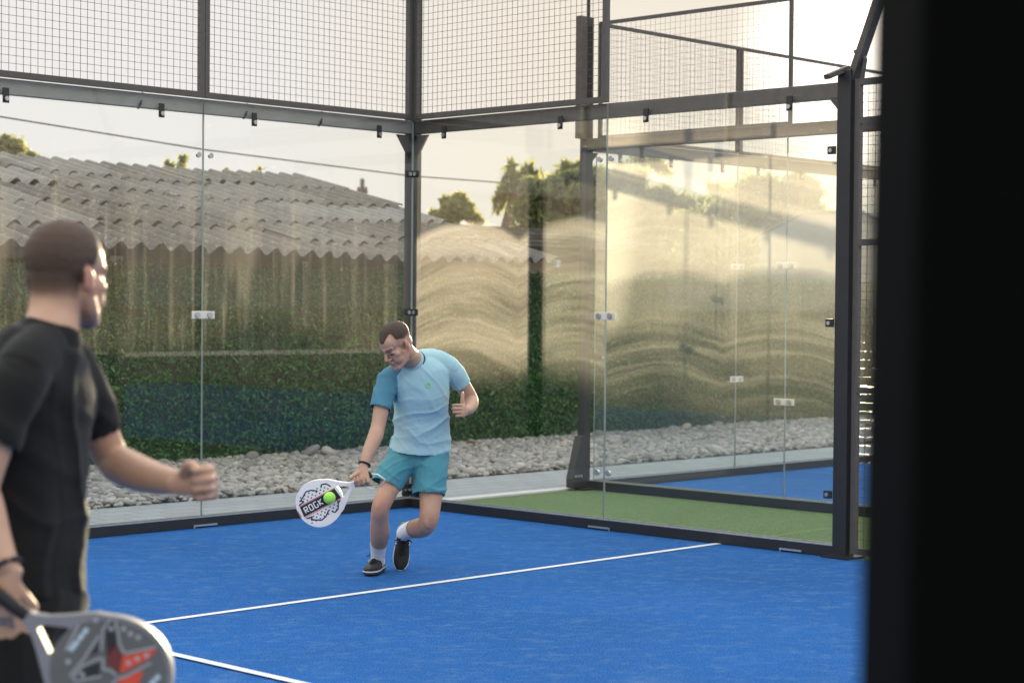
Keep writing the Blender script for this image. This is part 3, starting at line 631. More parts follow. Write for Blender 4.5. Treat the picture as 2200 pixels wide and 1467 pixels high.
for i, (px, py, w, hh, lab) in enumerate(((385, 352, 34, 26, 'leafy sprig with one tall shoot above the roof ridge, left of the seam discs'), (352, 356, 20, 12, 'low leafy sprig peeping over the roof ridge'),
                                      (483, 368, 14, 8, 'tiny sprig above the roof ridge right of the first seam'), (556, 366, 10, 7, 'smallest sprig near the right end of the roof ridge'))):
    c = at(px, py, 27.0); b0 = Vector((c.x, c.y, 0))
    tree('sprig', b0, [px_ell(px, py+8, 27, w*.8, hh*.55), px_ell(px+w*.3, py-hh*.45, 27, w*.25, hh*.35)], 160 if w > 15 else 60, 0.035, M['flare_pale_leaf'], lab, 'plant', 'sprigs behind the roof ridge', 0.02)
# ------------------------------------------------------------------ buildings and trees beyond
p0, p1 = at_plane(900, 476, 1, 10.5), at_plane(1290, 497, 1, 10.5)
s2 = empty('tiled_outbuilding', (0, 11, 0), 'low grey roofed outbuilding behind the shed, in front of the bushes', 'outbuilding')
zt = p0.z
rb = MB()
for k in range(5):
    y = 9.4-11+k*0.45; z = zt-0.36+k*0.085
    rb.box((p0.x-3, y, z), (p1.x+0.6, y+0.5, z+0.05))
rb.build('roof', M['fibro'], s2)
MB().box((p0.x-3, 9.9-11, 0), (p1.x+0.4, 13-11, zt-0.38)).build('wall', mat('tan_render', (0.30, 0.25, 0.18), 0.9), s2)  # tan render, mottled at random
a0 = at_plane(1560, 440, 1, 8.8)
ph = empty('polytunnel', (a0.x, 4.6, 0), 'long grey polytunnel with a rounded hooped roof at the right, behind the end post', 'polytunnel')
poly = []; wd = 4.2; hz = at_plane(1740, 450, 1, 4.6+2.1).z
for i in range(13):
    t = math.pi*i/12; poly.append((wd/2-math.cos(t)*wd/2, hz*0.55+math.sin(t)*hz*0.45))
prof = [(0, 0)] + poly + [(wd, 0)]
MB().prism(prof, (0, 0, 0), (0, 1, 0), (0, 0, 1), (1, 0, 0), 14.0).build('cover', mat('grey_film', (0.20, 0.22, 0.24), 0.5, var=0.2, scale=1.5), ph)
hp = MB()
for k in range(8):
    hp.tube([(k*2.0, y-0.03 if z < hz*.99 else y, z+0.03) for y, z in prof[::2]], [0.03]*len(prof[::2]), k=6)
hp.build('hoop', M['steel_glare'], ph)
tree('shrub', (at(40, 340, 40).x, at(40, 340, 40).y, 0), [px_ell(40, 345, 40, 40, 30), px_ell(12, 315, 40, 30, 26), px_ell(70, 335, 40, 14, 14)], 1700, 0.05, M['flare_pale_leaf'], 'yellow-green shrub top above the roof ridge at the far left', 'tree', 'trees in the distance')
tree('bushy_tree', (at(975, 470, 40).x, at(975, 470, 40).y, 0), [px_ell(980, 455, 40, 32, 30), px_ell(945, 468, 40, 30, 18), px_ell(1012, 468, 40, 26, 18), px_ell(985, 430, 40, 14, 12)], 2600, 0.06, M['flare_pale_leaf'], 'small bushy tree right of the corner post, above the outbuilding roof', 'tree', 'trees in the distance', 0.12)
d = 33.5
for i, (ells, n, lab) in enumerate((
        ([px_ell(1185, 450, d, 70, 48), px_ell(1215, 405, d, 45, 30), px_ell(1150, 425, d, 30, 36), px_ell(1180, 520, d, 70, 70)], 7500, 'dark dense bush behind the outbuilding, seen left of the neighbouring corner post'),
        ([px_ell(1320, 430, d, 75, 62), px_ell(1345, 385, d, 45, 30), px_ell(1270, 405, d, 40, 36), px_ell(1320, 530, d, 80, 80)], 8500, 'tallest bush, highest at the seam of the side glass, hazed by the dirty pane'),
        ([px_ell(1430, 455, d, 60, 48), px_ell(1470, 440, d, 34, 30), px_ell(1425, 540, d, 70, 80)], 6000, 'rounded bush right of the tallest one, its top stepping down to the right'))):
    c = Vector(ells[0][0]); tree('bush', (c.x, c.y, 0), ells, n, 0.06, M['hazy_olive_leaf'], lab, 'bush', 'bushes behind the neighbouring court', 0.10)
e = px_ell(1540, 425, 48, 30, 26); tree('sapling', (e[0][0], e[0][1], 0), [e, px_ell(1515, 440, 48, 16, 20), px_ell(1565, 445, 48, 18, 16)], 420, 0.08, M['flare_pale_leaf'], 'thin airy sapling between the bushes and the polytunnel', 'tree', None, 0.016)
c = Vector(px_ell(1535, 480, 30, 10, 10)[0]); tree('bush', (c.x, c.y, 0), [px_ell(1530, 470, 30, 36, 42), px_ell(1575, 478, 30, 34, 40), px_ell(1490, 482, 30, 34, 40), px_ell(1540, 560, 30, 80, 70)], 5200, 0.045, M['hazy_olive_leaf'], 'low wide bush added to block low sun, between the rounded bush and the polytunnel', 'bush', 'bushes behind the neighbouring court', 0.05)  # bush added to close a gap that let sun onto the court floor
c = Vector(px_ell(1650, 470, 37, 10, 10)[0]); tree('bush', (c.x, c.y, 0), [px_ell(1650, 440, 37, 64, 54), px_ell(1600, 455, 37, 46, 52), px_ell(1715, 440, 37, 56, 54), px_ell(1665, 500, 37, 110, 60)], 15000, 0.065, M['hazy_olive_leaf'], 'long flat-topped bush added as sun blocker behind the left end of the polytunnel', 'bush', 'bushes behind the neighbouring court', 0.06)  # bush added and raised to keep low sun off the court floor
# sumac with drooping fronds and its broken trunk
d = 40.0; b0 = at(1095, 480, d)
sm = empty('sumac_tree', (b0.x, b0.y, 0), 'sumac with a broken trunk and long drooping leaves, right of the small bushy tree', 'tree')
MB().tube([(0, 0, 0), tuple(at(1090, 490, d)-Vector((b0.x, b0.y, 0))), tuple(at(1102, 440, d)-Vector((b0.x, b0.y, 0))), tuple(at(1112, 392, d)-Vector((b0.x, b0.y, 0)))], [0.18, 0.15, 0.13, 0.135], k=10).build('trunk', M['bark'], sm, smooth=True)
P = []; fb = MB()
for (px, py, ex, ey) in ((1100, 395, 1062, 440), (1105, 385, 1070, 410), (1110, 375, 1095, 352), (1118, 372, 1140, 362), (1125, 378, 1162, 380), (1112, 385, 1082, 378), (1100, 410, 1068, 455), (1215, 385, 1190, 375), (1225, 375, 1210, 352), (1232, 370, 1250, 358), (1235, 378, 1262, 385), (1390, 350, 1360, 345), (1395, 345, 1420, 360), (1400, 352, 1440, 372), (1160, 420, 1140, 440), (1120, 430, 1150, 460)):
    a = at(px, py, d+random.uniform(-.5, .5)); e = at(ex, ey, d+random.uniform(-.6, .4)); mid = a.lerp(e, .55) + Vector((0, 0, 0.10))
    rb = Vector((b0.x, b0.y, 0)); fb.tube([tuple(a-rb), tuple(mid-rb), tuple(e-rb)], [0.012, 0.008, 0.004], k=5)
    for t in np.linspace(.1, 1, 14):
        q = (a*(1-t)**2 + 2*mid*t*(1-t) + e*t*t) - rb
        for s in (0, 1): P.append((q.x+random.gauss(0, .03), q.y+random.gauss(0, .03), q.z-0.05*random.random()))
fb.build('branches', M['bark'], sm)
V, F = leaf_cards(np.array(P), 0.085, 2.2, droop=0.7); big_mesh('leaves', V, F, M['flare_pale_leaf'], sm, attr=RNG.random(len(P)))
# poles and cable
c = at(778, 440, 70); pz = at(778, 386, 70).z
pr = empty('power_pole', (c.x, c.y, 0), 'distant power pole with two insulator arms above the right slope of the roof', 'pole')
MB().tube([(0, 0, 0), (0, 0, pz)], [0.11, 0.08]).build('mast', M['steel_glare'], pr)
k = 70/FPX; ar = MB(); rv = Vector((RT.x, RT.y, 0)).normalized()
for s in (-1, 1):
    ar.bar(tuple(rv*0), tuple(rv*(s*9*k)), 0.05) if False else None
    ar.bar(Vector((0, 0, at(778, 410, 70).z)), rv*(s*8*k)+Vector((0, 0, at(778, 410, 70).z)), 0.07); ar.tube([tuple(rv*(s*8*k)+Vector((0, 0, at(778, 415, 70).z))), tuple(rv*(s*8*k)+Vector((0, 0, at(778, 403, 70).z)))], [0.07, 0.05])
ar.build('cross_arm', M['steel_glare'], pr)
c = at(1661, 440, 55); lp = empty('street_lamp', (c.x, c.y, 0), 'faint thin street lamp above the polytunnel, left of the wooden pole', 'lamp')
MB().tube([(0, 0, 0), (0, 0, at(1661, 392, 55).z)], [0.03, 0.022]).build('mast', M['steel_glare'], lp)
MB().bar((0, 0, at(1661, 391, 55).z), tuple(rv*-0.22+Vector((0, 0, at(1661, 386, 55).z))), 0.08, 0.06).build('lamp_head', M['steel_glare'], lp)
c = at(1697, 440, 45); MBp = MB().tube([(0, 0, 0), (0, 0, at(1697, 394, 45).z)], [0.08, 0.07]); o = MBp.build('wooden_pole', M['bark'], loc=(c.x, c.y, 0)); tag(o, 'short wooden utility pole rising behind the polytunnel roof', 'pole')
mb = MB(); mb.tube([tuple(at(1697, 408, 45)), tuple(at(1760, 405, 45)), tuple(at(1900, 396, 45))], [0.012]*3, k=5)
tag(mb.build('thin_cable', M['steel_glare']), 'thin cable running right from the wooden utility pole', 'cable')
pts = [at(-300, 195, 20), at(0, 251, 23), at(440, 322, 26), at(880, 378, 29), at(1135, 397, 30.5)]
tag(MB().tube([tuple(p) for p in pts], [0.011]*5, k=6).build('overhead_cable', mat('cable_sheath', (0.05, 0.055, 0.035), 0.7)), 'single dark overhead cable sloping down across the sky above the shed', 'cable')
# ------------------------------------------------------------------ people
HX = Vector((RT.x, RT.y, 0)).normalized(); HYv = Vector((FW.x, FW.y, 0)).normalized(); HZv = Vector((0, 0, 1))
def dirv(x, y, z): return (HX*x + HYv*y + HZv*z).normalized()      # right, away, up as seen from the court entrance
m, b = newmat('skin'); v = xcoord(); red = X(xattr('redness').outputs['Fac']); drk = X(xattr('darkhair').outputs['Fac'])
c = xmix(xnoise(v, 26.0, 4.0), (0.42, 0.235, 0.155), (0.52, 0.32, 0.22)); c = xmix(xsat(red), c, (0.42, 0.15, 0.11)); c = xmix(xsat(drk), c, (0.045, 0.028, 0.02))
lk(c, b.inputs['Base Color']); b.inputs['Roughness'].default_value = 0.48; b.inputs['Subsurface Weight'].default_value = 0.12
b.inputs['Subsurface Radius'].default_value = (0.6, 0.22, 0.12); b.inputs['Subsurface Scale'].default_value = 0.02
lk(xbump(xnoise(v, 300.0, 2.0), 0.08), b.inputs['Normal']); M['skin'] = m
def hair_mat(name, c):
    m, b = newmat(name); t = m.node_tree; v = xcoord(); k = X(xattr('cover').outputs['Fac'])
    lk(xmix(xnoise(v, 180.0, 3.0), tuple(q*.6 for q in c), tuple(q*1.5 for q in c)), b.inputs['Base Color']); b.inputs['Roughness'].default_value = 0.6
    lk(xbump(xnoise(v, 420.0, 2.0), 0.7), b.inputs['Normal'])
    tr = t.nodes.new('ShaderNodeBsdfTransparent'); mx = t.nodes.new('ShaderNodeMixShader')
    lk(xsat((k*1.9 - xnoise(v, 520.0, 1.0)*0.9)), mx.inputs[0]); t.links.new(tr.outputs[0], mx.inputs[1]); t.links.new(b.outputs[0], mx.inputs[2])
    t.links.new(mx.outputs[0], t.nodes['Material Output'].inputs[0]); return m
def cloth(name, c, var=0.1, rough=0.8):
    m, b = newmat(name); v = xcoord(); f = xnoise(v, 9.0, 4.0)
    lk(xmix(f, tuple(k*(1-var) for k in c), tuple(k*(1+var) for k in c)), b.inputs['Base Color'])
    b.inputs['Roughness'].default_value = rough; b.inputs['Specular IOR Level'].default_value = 0.25; b.inputs['Sheen Weight'].default_value = 0.08
    lk(xbump(xnoise(v, 260.0, 2.0)*0.4 + xnoise(v, 24.0, 3.0), 0.22, 0.012), b.inputs['Normal']); return m
class Head:
    def __init__(s, c, f, tilt_up=(0, 0, 1)):
        s.c = Vector(c); s.f = Vector(f).normalized(); u = Vector(tilt_up); u = (u - s.f*u.dot(s.f)).normalized(); s.u = u; s.r = s.f.cross(u)
        s.M = Matrix((s.r, s.f, s.u)).transposed()
    def w(s, x, y, z): return s.c + s.M @ Vector((x, y, z))
    def local(s, V): return (V - np.array(s.c)) @ np.array(s.M)
    def add(s, mb):
        E = lambda c, r: mb.add(*ellipsoid(s.w(*c), r, s.M))
        T = lambda pts, rad: mb.add(*loft([s.w(*p) for p in pts], rad, side=s.r, k=10, sub=4))
        E((0, -.014, .044), (.0755, .097, .082)); E((0, .036, .040), (.062, .058, .060)); E((0, .040, -.018), (.060, .050, .062))
        E((0, .042, -.070), (.047, .047, .042)); E((0, .076, -.104), (.022, .018, .018)); E((0, .062, -.085), (.034, .026, .022)); E((0, -.05, -.01), (.058, .05, .055))
        for q in (-1, 1):
            T([(q*.060, .004, -.035), (q*.054, .030, -.075), (q*.024, .074, -.105)], [.019, .018, .015])
            E((q*.042, .058, -.020), (.024, .021, .020)); E((q*.032, .056, -.050), (.029, .029, .036)); E((q*.031, .0735, .001), (.0165, .0135, .0120))
            E((q*.0115, .098, -.036), (.0085, .010, .007))
            ear = Matrix.Rotation(q*-0.22, 3, 'Z'); mb.add(*ellipsoid(s.w(q*.0775, -.010, -.006), (.0075, .018, .029), s.M @ ear)); E((q*.074, .002, -.03), (.008, .010, .012))
        T([(-.048, .072, .024), (-.02, .089, .023), (.02, .089, .023), (.048, .072, .024)], [.0085, .0105, .0105, .0085])
        T([(0, .088, .020), (0, .102, -.008), (0, .113, -.030)], [.0085, .0100, .0125])
        T([(-.025, .076, -.062), (0, .094, -.0585), (.025, .076, -.062)], [.0045, .0066, .0045]); T([(-.022, .076, -.068), (0, .092, -.072), (.022, .076, -.068)], [.0045, .0072, .0045])
    def tints(s, V):
        L = s.local(V); x, y, z = np.abs(L[:, 0]), L[:, 1], L[:, 2]; near = np.linalg.norm(L, axis=1) < .17
        lips = near*(y > .074)*sst(.0095, .006, np.abs(z+.066))*sst(.026, .020, x)*.6
        ears = near*sst(.070, .078, x)*(np.abs(y+.005) < .03)*(np.abs(z+.006) < .04)*.55
        chk = near*(y > .03)*np.exp(-((x-.042)**2+(z+.022)**2)/.0006)*.16 + near*(y > .1)*.14
        brow = near*(y > .055)*sst(.0075, .004, np.abs(z-.027+.10*np.abs(x-.03)))*sst(.010, .016, x)*sst(.054, .046, x)*.8
        return np.clip(lips+ears+chk, 0, 1), brow
def hand(mb, wrist, d, n, right, curls, thumb, scale=1.0):
    W_ = Vector(wrist); d = Vector(d).normalized(); n = Vector(n); n = (n - d*n.dot(d)).normalized(); t = d.cross(n)*(1 if right else -1); k = scale
    mb.add(*loft([W_ - d*.015*k, W_ + d*.02*k, W_ + d*.055*k, W_ + d*.084*k], [(.027*k, .019*k), (.031*k, .018*k), (.041*k, .0155*k), (.041*k, .013*k)], side=t, k=16))
    LN = [(.044, .027, .021), (.048, .031, .022), (.045, .029, .022), (.036, .022, .020)]
    for i in range(4):
        p = W_ + d*(.082 - .004*abs(i-1.2))*k + t*(.0305-.0203*i)*k; pts = [p - d*.012*k, p]; a = 0
        for q, L in enumerate(LN[i]):
            a += math.radians(curls[i][q]); dr = d*math.cos(a) + n*math.sin(a)
            pts += [p + dr*L*.5*k, p + dr*L*k]; p = p + dr*L*k
        r = .0088 if i < 3 else .0078
        mb.add(*loft(pts, [r*1.05*k, r*1.1*k, r*k, r*1.03*k, r*.93*k, r*.96*k, r*.85*k, r*.72*k], side=t, k=10, sub=3))
    p = W_ + d*.020*k + t*.020*k + n*.006*k; pts = [p]
    for (a, b_, c_), L in zip(thumb, (.038, .030, .024)):
        dr = (d*a + t*b_ + n*c_).normalized(); p = p + dr*L*k; pts.append(p)
    mb.add(*loft(pts, [.0155*k, .0132*k, .0118*k, .0092*k], side=n, k=10, sub=4))
def person_mesh(name, V, F, mt, root, extra=None):
    o = big_mesh(name, V - np.array(root.location), F, mt, root, smooth=True)
    for k, a in (extra or {}).items(): vattr(o, k, a)
    return o
def folds(V, NN, amp, dirs, freq, seed=0.0, mask=None, sharp=2.2):
    """narrow warped creases running along dirs[1], repeating across dirs[0]"""
    out = np.zeros(len(V)); d0, d1 = np.array(dirs[0]), np.array(dirs[1])
    for i, p in enumerate(V):
        a, b_ = p @ d0, p @ d1; w = mnoise.noise(Vector((p[0]*5+seed, p[1]*5, p[2]*5)))
        n1 = mnoise.noise(Vector((a*freq + w*.55, b_*freq*.16+seed, seed))); n2 = mnoise.noise(Vector((a*freq*2.3 + w, b_*freq*.38+seed, seed+4)))
        out[i] = (max(0.0, 1-abs(n1)*3.0))**sharp*1.0 + (max(0.0, 1-abs(n2)*3.4))**sharp*.20 + n1*.45 - .20
    if mask is not None: out *= mask
    return V + NN*(out*amp)[:, None]
def clear_of(V, NN, covers, gap=.006):
    for CV, CF in covers:
        t = BVHTree.FromPolygons([tuple(p) for p in CV], [tuple(f) for f in CF]); V = V.copy()
        for _ in range(2):
            for i, p in enumerate(V):
                q, n, k, dist = t.find_nearest(Vector(p), .09)
                if q is not None and (Vector(p)-q).dot(n) < gap: V[i] = q + n*gap
    return V
def open_hems(V, F, NN, ends):
    """cut away the flat closing faces where limbs come out of the cloth"""
    C = V[F].mean(1); nf = np.cross(V[F[:, 2]]-V[F[:, 0]], V[F[:, 3]]-V[F[:, 1]]); nf /= np.linalg.norm(nf, axis=1)[:, None]+1e-12
    ref = (NN[F].mean(1)*nf).sum(1); nf *= np.where(ref < 0, -1, 1)[:, None]; kill = np.zeros(len(F), bool)
    for e, ax, r in ends:
        a = np.array(Vector(ax).normalized()); d = C-np.array(e); h = d @ a; rad = np.linalg.norm(d - np.outer(h, a), axis=1)
        kill |= (np.abs(h) < .03) & (rad < r) & (nf @ a > .55)
    F = F[~kill]; idx = np.unique(F); re = -np.ones(len(V), int); re[idx] = np.arange(len(idx)); return V[idx], re[F], NN[idx]
def relax(V, F, w, it=8):
    """extra smoothing where w > 0"""
    E = np.vstack([F[:, [0, 1]], F[:, [1, 2]], F[:, [2, 3]], F[:, [3, 0]]]); E = np.vstack([E, E[:, ::-1]])
    idx = np.nonzero(w > .01)[0]; keep = np.isin(E[:, 0], idx); E = E[keep]; V = V.copy()
    for _ in range(it):
        acc = np.zeros_like(V); cnt = np.zeros(len(V)); np.add.at(acc, E[:, 0], V[E[:, 1]]); np.add.at(cnt, E[:, 0], 1)
        V[idx] += (acc[idx]/cnt[idx][:, None] - V[idx])*(.6*w[idx])[:, None]
    return V
def face_weight(h, V):
    L = h.local(V); return (np.linalg.norm(L, axis=1) < .165)*sst(.074, .064, np.abs(L[:, 0]))*(.45 + .55*sst(.1, .085, L[:, 1]))
def hair_shell(head, V, F, NN, cover, root, mt, thick, name='hair'):
    keep = cover > .02; fm = keep[F].all(1); idx = np.unique(F[fm]); re = -np.ones(len(V), int); re[idx] = np.arange(len(idx))
    VV = V[idx] + NN[idx]*(thick*np.clip(cover[idx], .12, 1))[:, None]
    VV += NN[idx]*RNG.normal(0, .0006, len(idx))[:, None]
    return person_mesh(name, VV, re[F[fm]], mt, root, {'cover': cover[idx]})
def shoe(root, ankle, fwd, up, upper, lining, solemat, white):
    f = Vector(fwd).normalized(); u = Vector(up); u = (u - f*u.dot(f)).normalized(); s = f.cross(u); O = Vector(ankle) - u*.085
    P = lambda x, y, z: O + f*x + s*y + u*z
    mb = MB(); st = [(-.078, .020, .018, .045), (-.062, .031, .016, .080), (-.03, .036, .014, .088), (.02, .038, .014, .082), (.07, .043, .014, .066), (.12, .047, .014, .052), (.165, .042, .014, .043), (.198, .024, .014, .034)]
    mb.add(*loft([P(x, 0, (a+b_)/2) for x, w, a, b_ in st], [(w, (b_-a)/2+.002) for x, w, a, b_ in st], side=s, k=18, sub=4))
    mb.add(*loft([P(-.025, 0, .06), P(-.022, 0, .088), P(-.024, 0, .100)], [(.035, .044), (.036, .046), (.037, .047)], side=s, k=18))
    V, F, NN = fuse(mb, .004, 3); o = person_mesh('shoe', V, F, upper, root)
    ol = [(-.080, .006), (-.076, .022), (-.06, .033), (-.02, .037), (.03, .038), (.08, .045), (.12, .049), (.165, .044), (.192, .028), (.205, .008)]
    poly = [(x, w) for x, w in ol] + [(x, -w) for x, w in ol[::-1]]
    q = MB().prism(poly, O, f, s, u, .024); so_ = q.build('sole', solemat, o, bevel=.004); so_.data.transform(Matrix.Translation(-root.location))
    q = MB().prism([(x*1.012, y*1.03) for x, y in poly], O + u*.013, f, s, u, .008); so_ = q.build('midsole', white, o, bevel=.002); so_.data.transform(Matrix.Translation(-root.location))
    q = MB(); 
    for z0, k in ((.0985, 1.0),):
        q.add(*loft([P(-.024, 0, .094), P(-.024, 0, .1035)], [(.0385, .0485), (.036, .046)], side=s, k=20, sub=2))
    l = q.build('collar_lining', lining, o, smooth=True); l.data.transform(Matrix.Translation(-root.location))
    q = MB()
    for i in range(5):
        x = .028+.02*i; z = .083-.0065*i
        q.tube([P(x, -.024, z-.008), P(x+.008, 0, z+.006), P(x, .024, z-.008)], [.0032]*3, k=6)
        q.tube([P(x, -.024, z-.008), P(x+.016, .0, z+.003), P(x+.02, .024, z-.013)], [.0028]*3, k=6)
    for sg in (-1, 1):
        q.tube([P(.03, 0, .092), P(.045, sg*.03, .105), P(.05, sg*.052, .085), P(.035, sg*.035, .085), P(.03, 0, .092)], [.0028]*5, k=6)
    l = q.build('laces', M['lace'], o, smooth=True); l.data.transform(Matrix.Translation(-root.location))
    q = MB()
    for sg in (-1, 1):      # crossed stripes on both flanks
        for (x0, zz0, x1, zz1) in ((.015, .03, .045, .066), (.032, .028, .06, .062), (.012, .058, .062, .036)):
            w0, w1 = .0395, .042
            q.bar(P(x0, sg*w0, zz0), P(x1, sg*w1*0.93, zz1), .004, .0065, up=s)
    l = q.build('side_stripes', white, o); l.data.transform(Matrix.Translation(-root.location))
    return o
M['lace'] = cloth('black_lace', (0.01, 0.01, 0.011)); M['white_cloth'] = cloth('white_sock', (0.75, 0.76, 0.80), .05)
M['shoe_black'] = cloth('black_shoe', (0.013, 0.013, 0.014), .3, .55); M['teal_lining'] = cloth('teal_lining', (0.07, 0.24, 0.32)); M['sole'] = mat('black_rubber', (0.02, 0.02, 0.02), .6)
M['sole_white'] = mat('white_midsole', (0.6, 0.6, 0.6), .6)
M['tee'] = cloth('light_blue_jersey', (0.35, 0.56, 0.60), .06)
X.nt = M['tee'].node_tree; b = X.nt.nodes['Principled BSDF']; old = X(b.inputs['Base Color'].links[0].from_socket)
c = xmix(xstep(.3, .7, X(xattr('panel').outputs['Fac'])), old, (0.075, 0.225, 0.31)); c = xmix(xstep(.3, .7, X(xattr('pale').outputs['Fac'])), c, (0.42, 0.54, 0.57)); lk(c, b.inputs['Base Color'])
M['collar'] = cloth('collar_rib', (0.27, 0.43, 0.51), .05); M['collar_in'] = cloth('dark_collar_lining', (0.02, 0.018, 0.018), .2)
M['short_teal'] = cloth('teal_shorts', (0.068, 0.255, 0.315), .08); M['tee_black'] = cloth('black_tshirt', (0.0075, 0.007, 0.0065), .2, .85)
# ---- the player in light blue
D0 = 10.85
A = lambda px, py, dd=0.0: at(px, py, D0+dd)
gp = at_plane(803, 1237, 2, 0.0)
pl = empty('person', (gp.x, gp.y, 0), 'man in light blue shirt and teal shorts stooping on one leg with a white paddle', 'person')
sideP = (A(968, 785, -.08) - A(832, 812, -.22)).normalized()
hd1 = Head(A(852, 741, -.36), dirv(-.56, -.60, -.56), HZv + HX*-.04)
b = MB(); hd1.add(b)
T = lambda pts, rad, side=sideP, k=18, caps=True: b.add(*loft(pts, rad, side=side, k=k, caps=caps))
T([hd1.w(0, -.028, -.02), hd1.w(0, -.035, -.085), A(886, 775, -.22), A(893, 800, -.17)], [(.054, .056), (.055, .056), (.066, .062), (.10, .08)])
T([A(893, 790, -.16), A(902, 830, -.13), A(903, 880, -.07), A(898, 945, .0), A(899, 985, .02)], [(.12, .075), (.145, .095), (.130, .088), (.125, .09), (.12, .085)])
T([A(890, 785, -.19), A(860, 797, -.21), A(834, 813, -.22)], [.055, .052, .052]); T([A(900, 775, -.16), A(940, 776, -.11), A(966, 788, -.08)], [.055, .055, .054])
T([A(832, 812, -.22), A(822, 860, -.26), A(813, 912, -.30), A(806, 938, -.34), A(792, 970, -.39), A(781, 1002, -.43)], [.054, .047, .041, .043, .036, .0265])
T([A(966, 788, -.08), A(990, 822, -.01), A(1010, 854, .045), A(1012, 868, .0), A(1006, 878, -.10), A(1000, 882, -.19)], [.054, .047, .042, .043, .036, .027])
T([A(872, 950, .02), A(855, 1005, -.05), A(835, 1050, -.115), A(819, 1086, -.145), A(815, 1114, -.09), A(816, 1142, -.01), A(813, 1175, .09), A(812, 1202, .15)], [(.085, .092), (.077, .082), (.060, .062), (.053, .056), (.050, .054), (.057, .061), (.043, .046), (.034, .039)])
T([A(932, 950, .03), A(928, 1020, -.03), A(925, 1080, -.09), A(921, 1116, -.11), A(913, 1130, -.05), A(900, 1134, .05), A(882, 1137, .17), A(868, 1141, .25)], [(.083, .090), (.080, .085), (.063, .067), (.055, .058), (.053, .056), (.057, .059), (.045, .046), (.036, .038)])
for c in (A(819, 1086, -.170), A(922, 1119, -.140)): b.add(*ellipsoid(c, (.036, .022, .045)))
pad_h = dirv(-.876, 0, -.482)
hand(b, A(780, 1007, -.44), dirv(.02, -.35, -.93), pad_h.cross(dirv(.02, -.35, -.93)), True, [(58, 62, 40), (62, 66, 42), (66, 66, 42), (70, 66, 42)], [(.55, .65, .5), (.55, .35, .8), (.4, -.2, .9)], 1.0)
hand(b, A(999, 884, -.20), dirv(-.12, -.9, .12), dirv(-1, -.15, 0), False, [(52, 78, 50), (62, 84, 50), (68, 84, 52), (74, 84, 52)], [(.2, .9, .1), (.05, 1, -.05), (-.05, 1, .0)], .98)
V, F, NN = fuse(b, .0034, 3); V = relax(V, F, face_weight(hd1, V), 6)
rd, br_ = hd1.tints(V)
for c, r in ((A(820, 1083, -.19), .07), (A(922, 1120, -.16), .07), (A(1013, 862, .08), .05)):
    rd = rd + np.exp(-((V-np.array(c))**2).sum(1)/r**2*2)*.30
BODY1 = (V, F); person_mesh('body', V, F, M['skin'], pl, {'redness': rd, 'darkhair': br_})
L = hd1.local(V); x, y, z = np.abs(L[:, 0]), L[:, 1], L[:, 2]
hl = .066 + .032*sst(.010, .038, x)          # receding corners
front = sst(-.006, .008, z - np.where(y > .035, hl, np.where(y > -.02, .026 + (y+.02)*.62, np.where(y > -.06, .035+(y+.02)*.8, .0))))
fade = sst(.012, .085, z)*.80 + .20
cov = front*fade*(z > -.06)*(np.linalg.norm(L, axis=1) < .16)*(x*0+1)*sst(.090, .080, x + (z < .03)*.02*(y > -.05))
hair_shell(hd1, V, F, NN, np.clip(cov, 0, 1), pl, hair_mat('short_brown_hair', (0.062, 0.036, 0.025)), .005)
q = MB()
for k in (-1, 1): q.tube([hd1.w(k*.0175, .0850, -.0050), hd1.w(k*.031, .0875, -.0085), hd1.w(k*.0445, .0800, -.0060)], [.0016, .0027, .0016], k=6)
l = q.build('eyelashes', mat('dark_lashes', (0.02, 0.014, 0.01), .6), pl, smooth=True); l.data.transform(Matrix.Translation(-pl.location))
# shorts
b = MB(); hx, hz_ = np.array(HX), np.array(HZv)
T([A(903, 932, -.01), A(901, 946, .0), A(900, 966, .015), A(897, 992, .02)], [(.130, .100), (.138, .104), (.149, .112), (.152, .117)], k=26)
T([A(874, 980, .015), A(853, 1006, -.045), A(836, 1026, -.085), A(829, 1041, -.10)], [(.094, .108), (.094, .106), (.086, .096), (.084, .093)], caps=False); T([A(927, 974, .03), A(925, 1015, -.03), A(922, 1045, -.055), A(921, 1064, -.07)], [(.098, .108), (.100, .110), (.098, .106), (.097, .104)], caps=False)
V, F, NN = fuse(b, .0055, 6)
V, F, NN = open_hems(V, F, NN, [(A(829, 1041, -.10), A(829, 1041, -.10)-A(836, 1026, -.085), .13), (A(921, 1064, -.07), A(921, 1064, -.07)-A(922, 1045, -.055), .13)])
V = folds(V, NN, .0095, (hx*.62+hz_*.78, hx*-.78+hz_*.62), 12.0, 3.3, np.where(((V-np.array(A(899, 980, 0))) @ hx) > 0, 1.0, .8)); V = folds(V, NN, .006, (hx*-.5+hz_*.86, hx*.86+hz_*.5), 14.0, 9.1)
V = clear_of(V, NN, [BODY1]); SHORTS1 = (V, F)
person_mesh('shorts', V, F, M['short_teal'], pl)
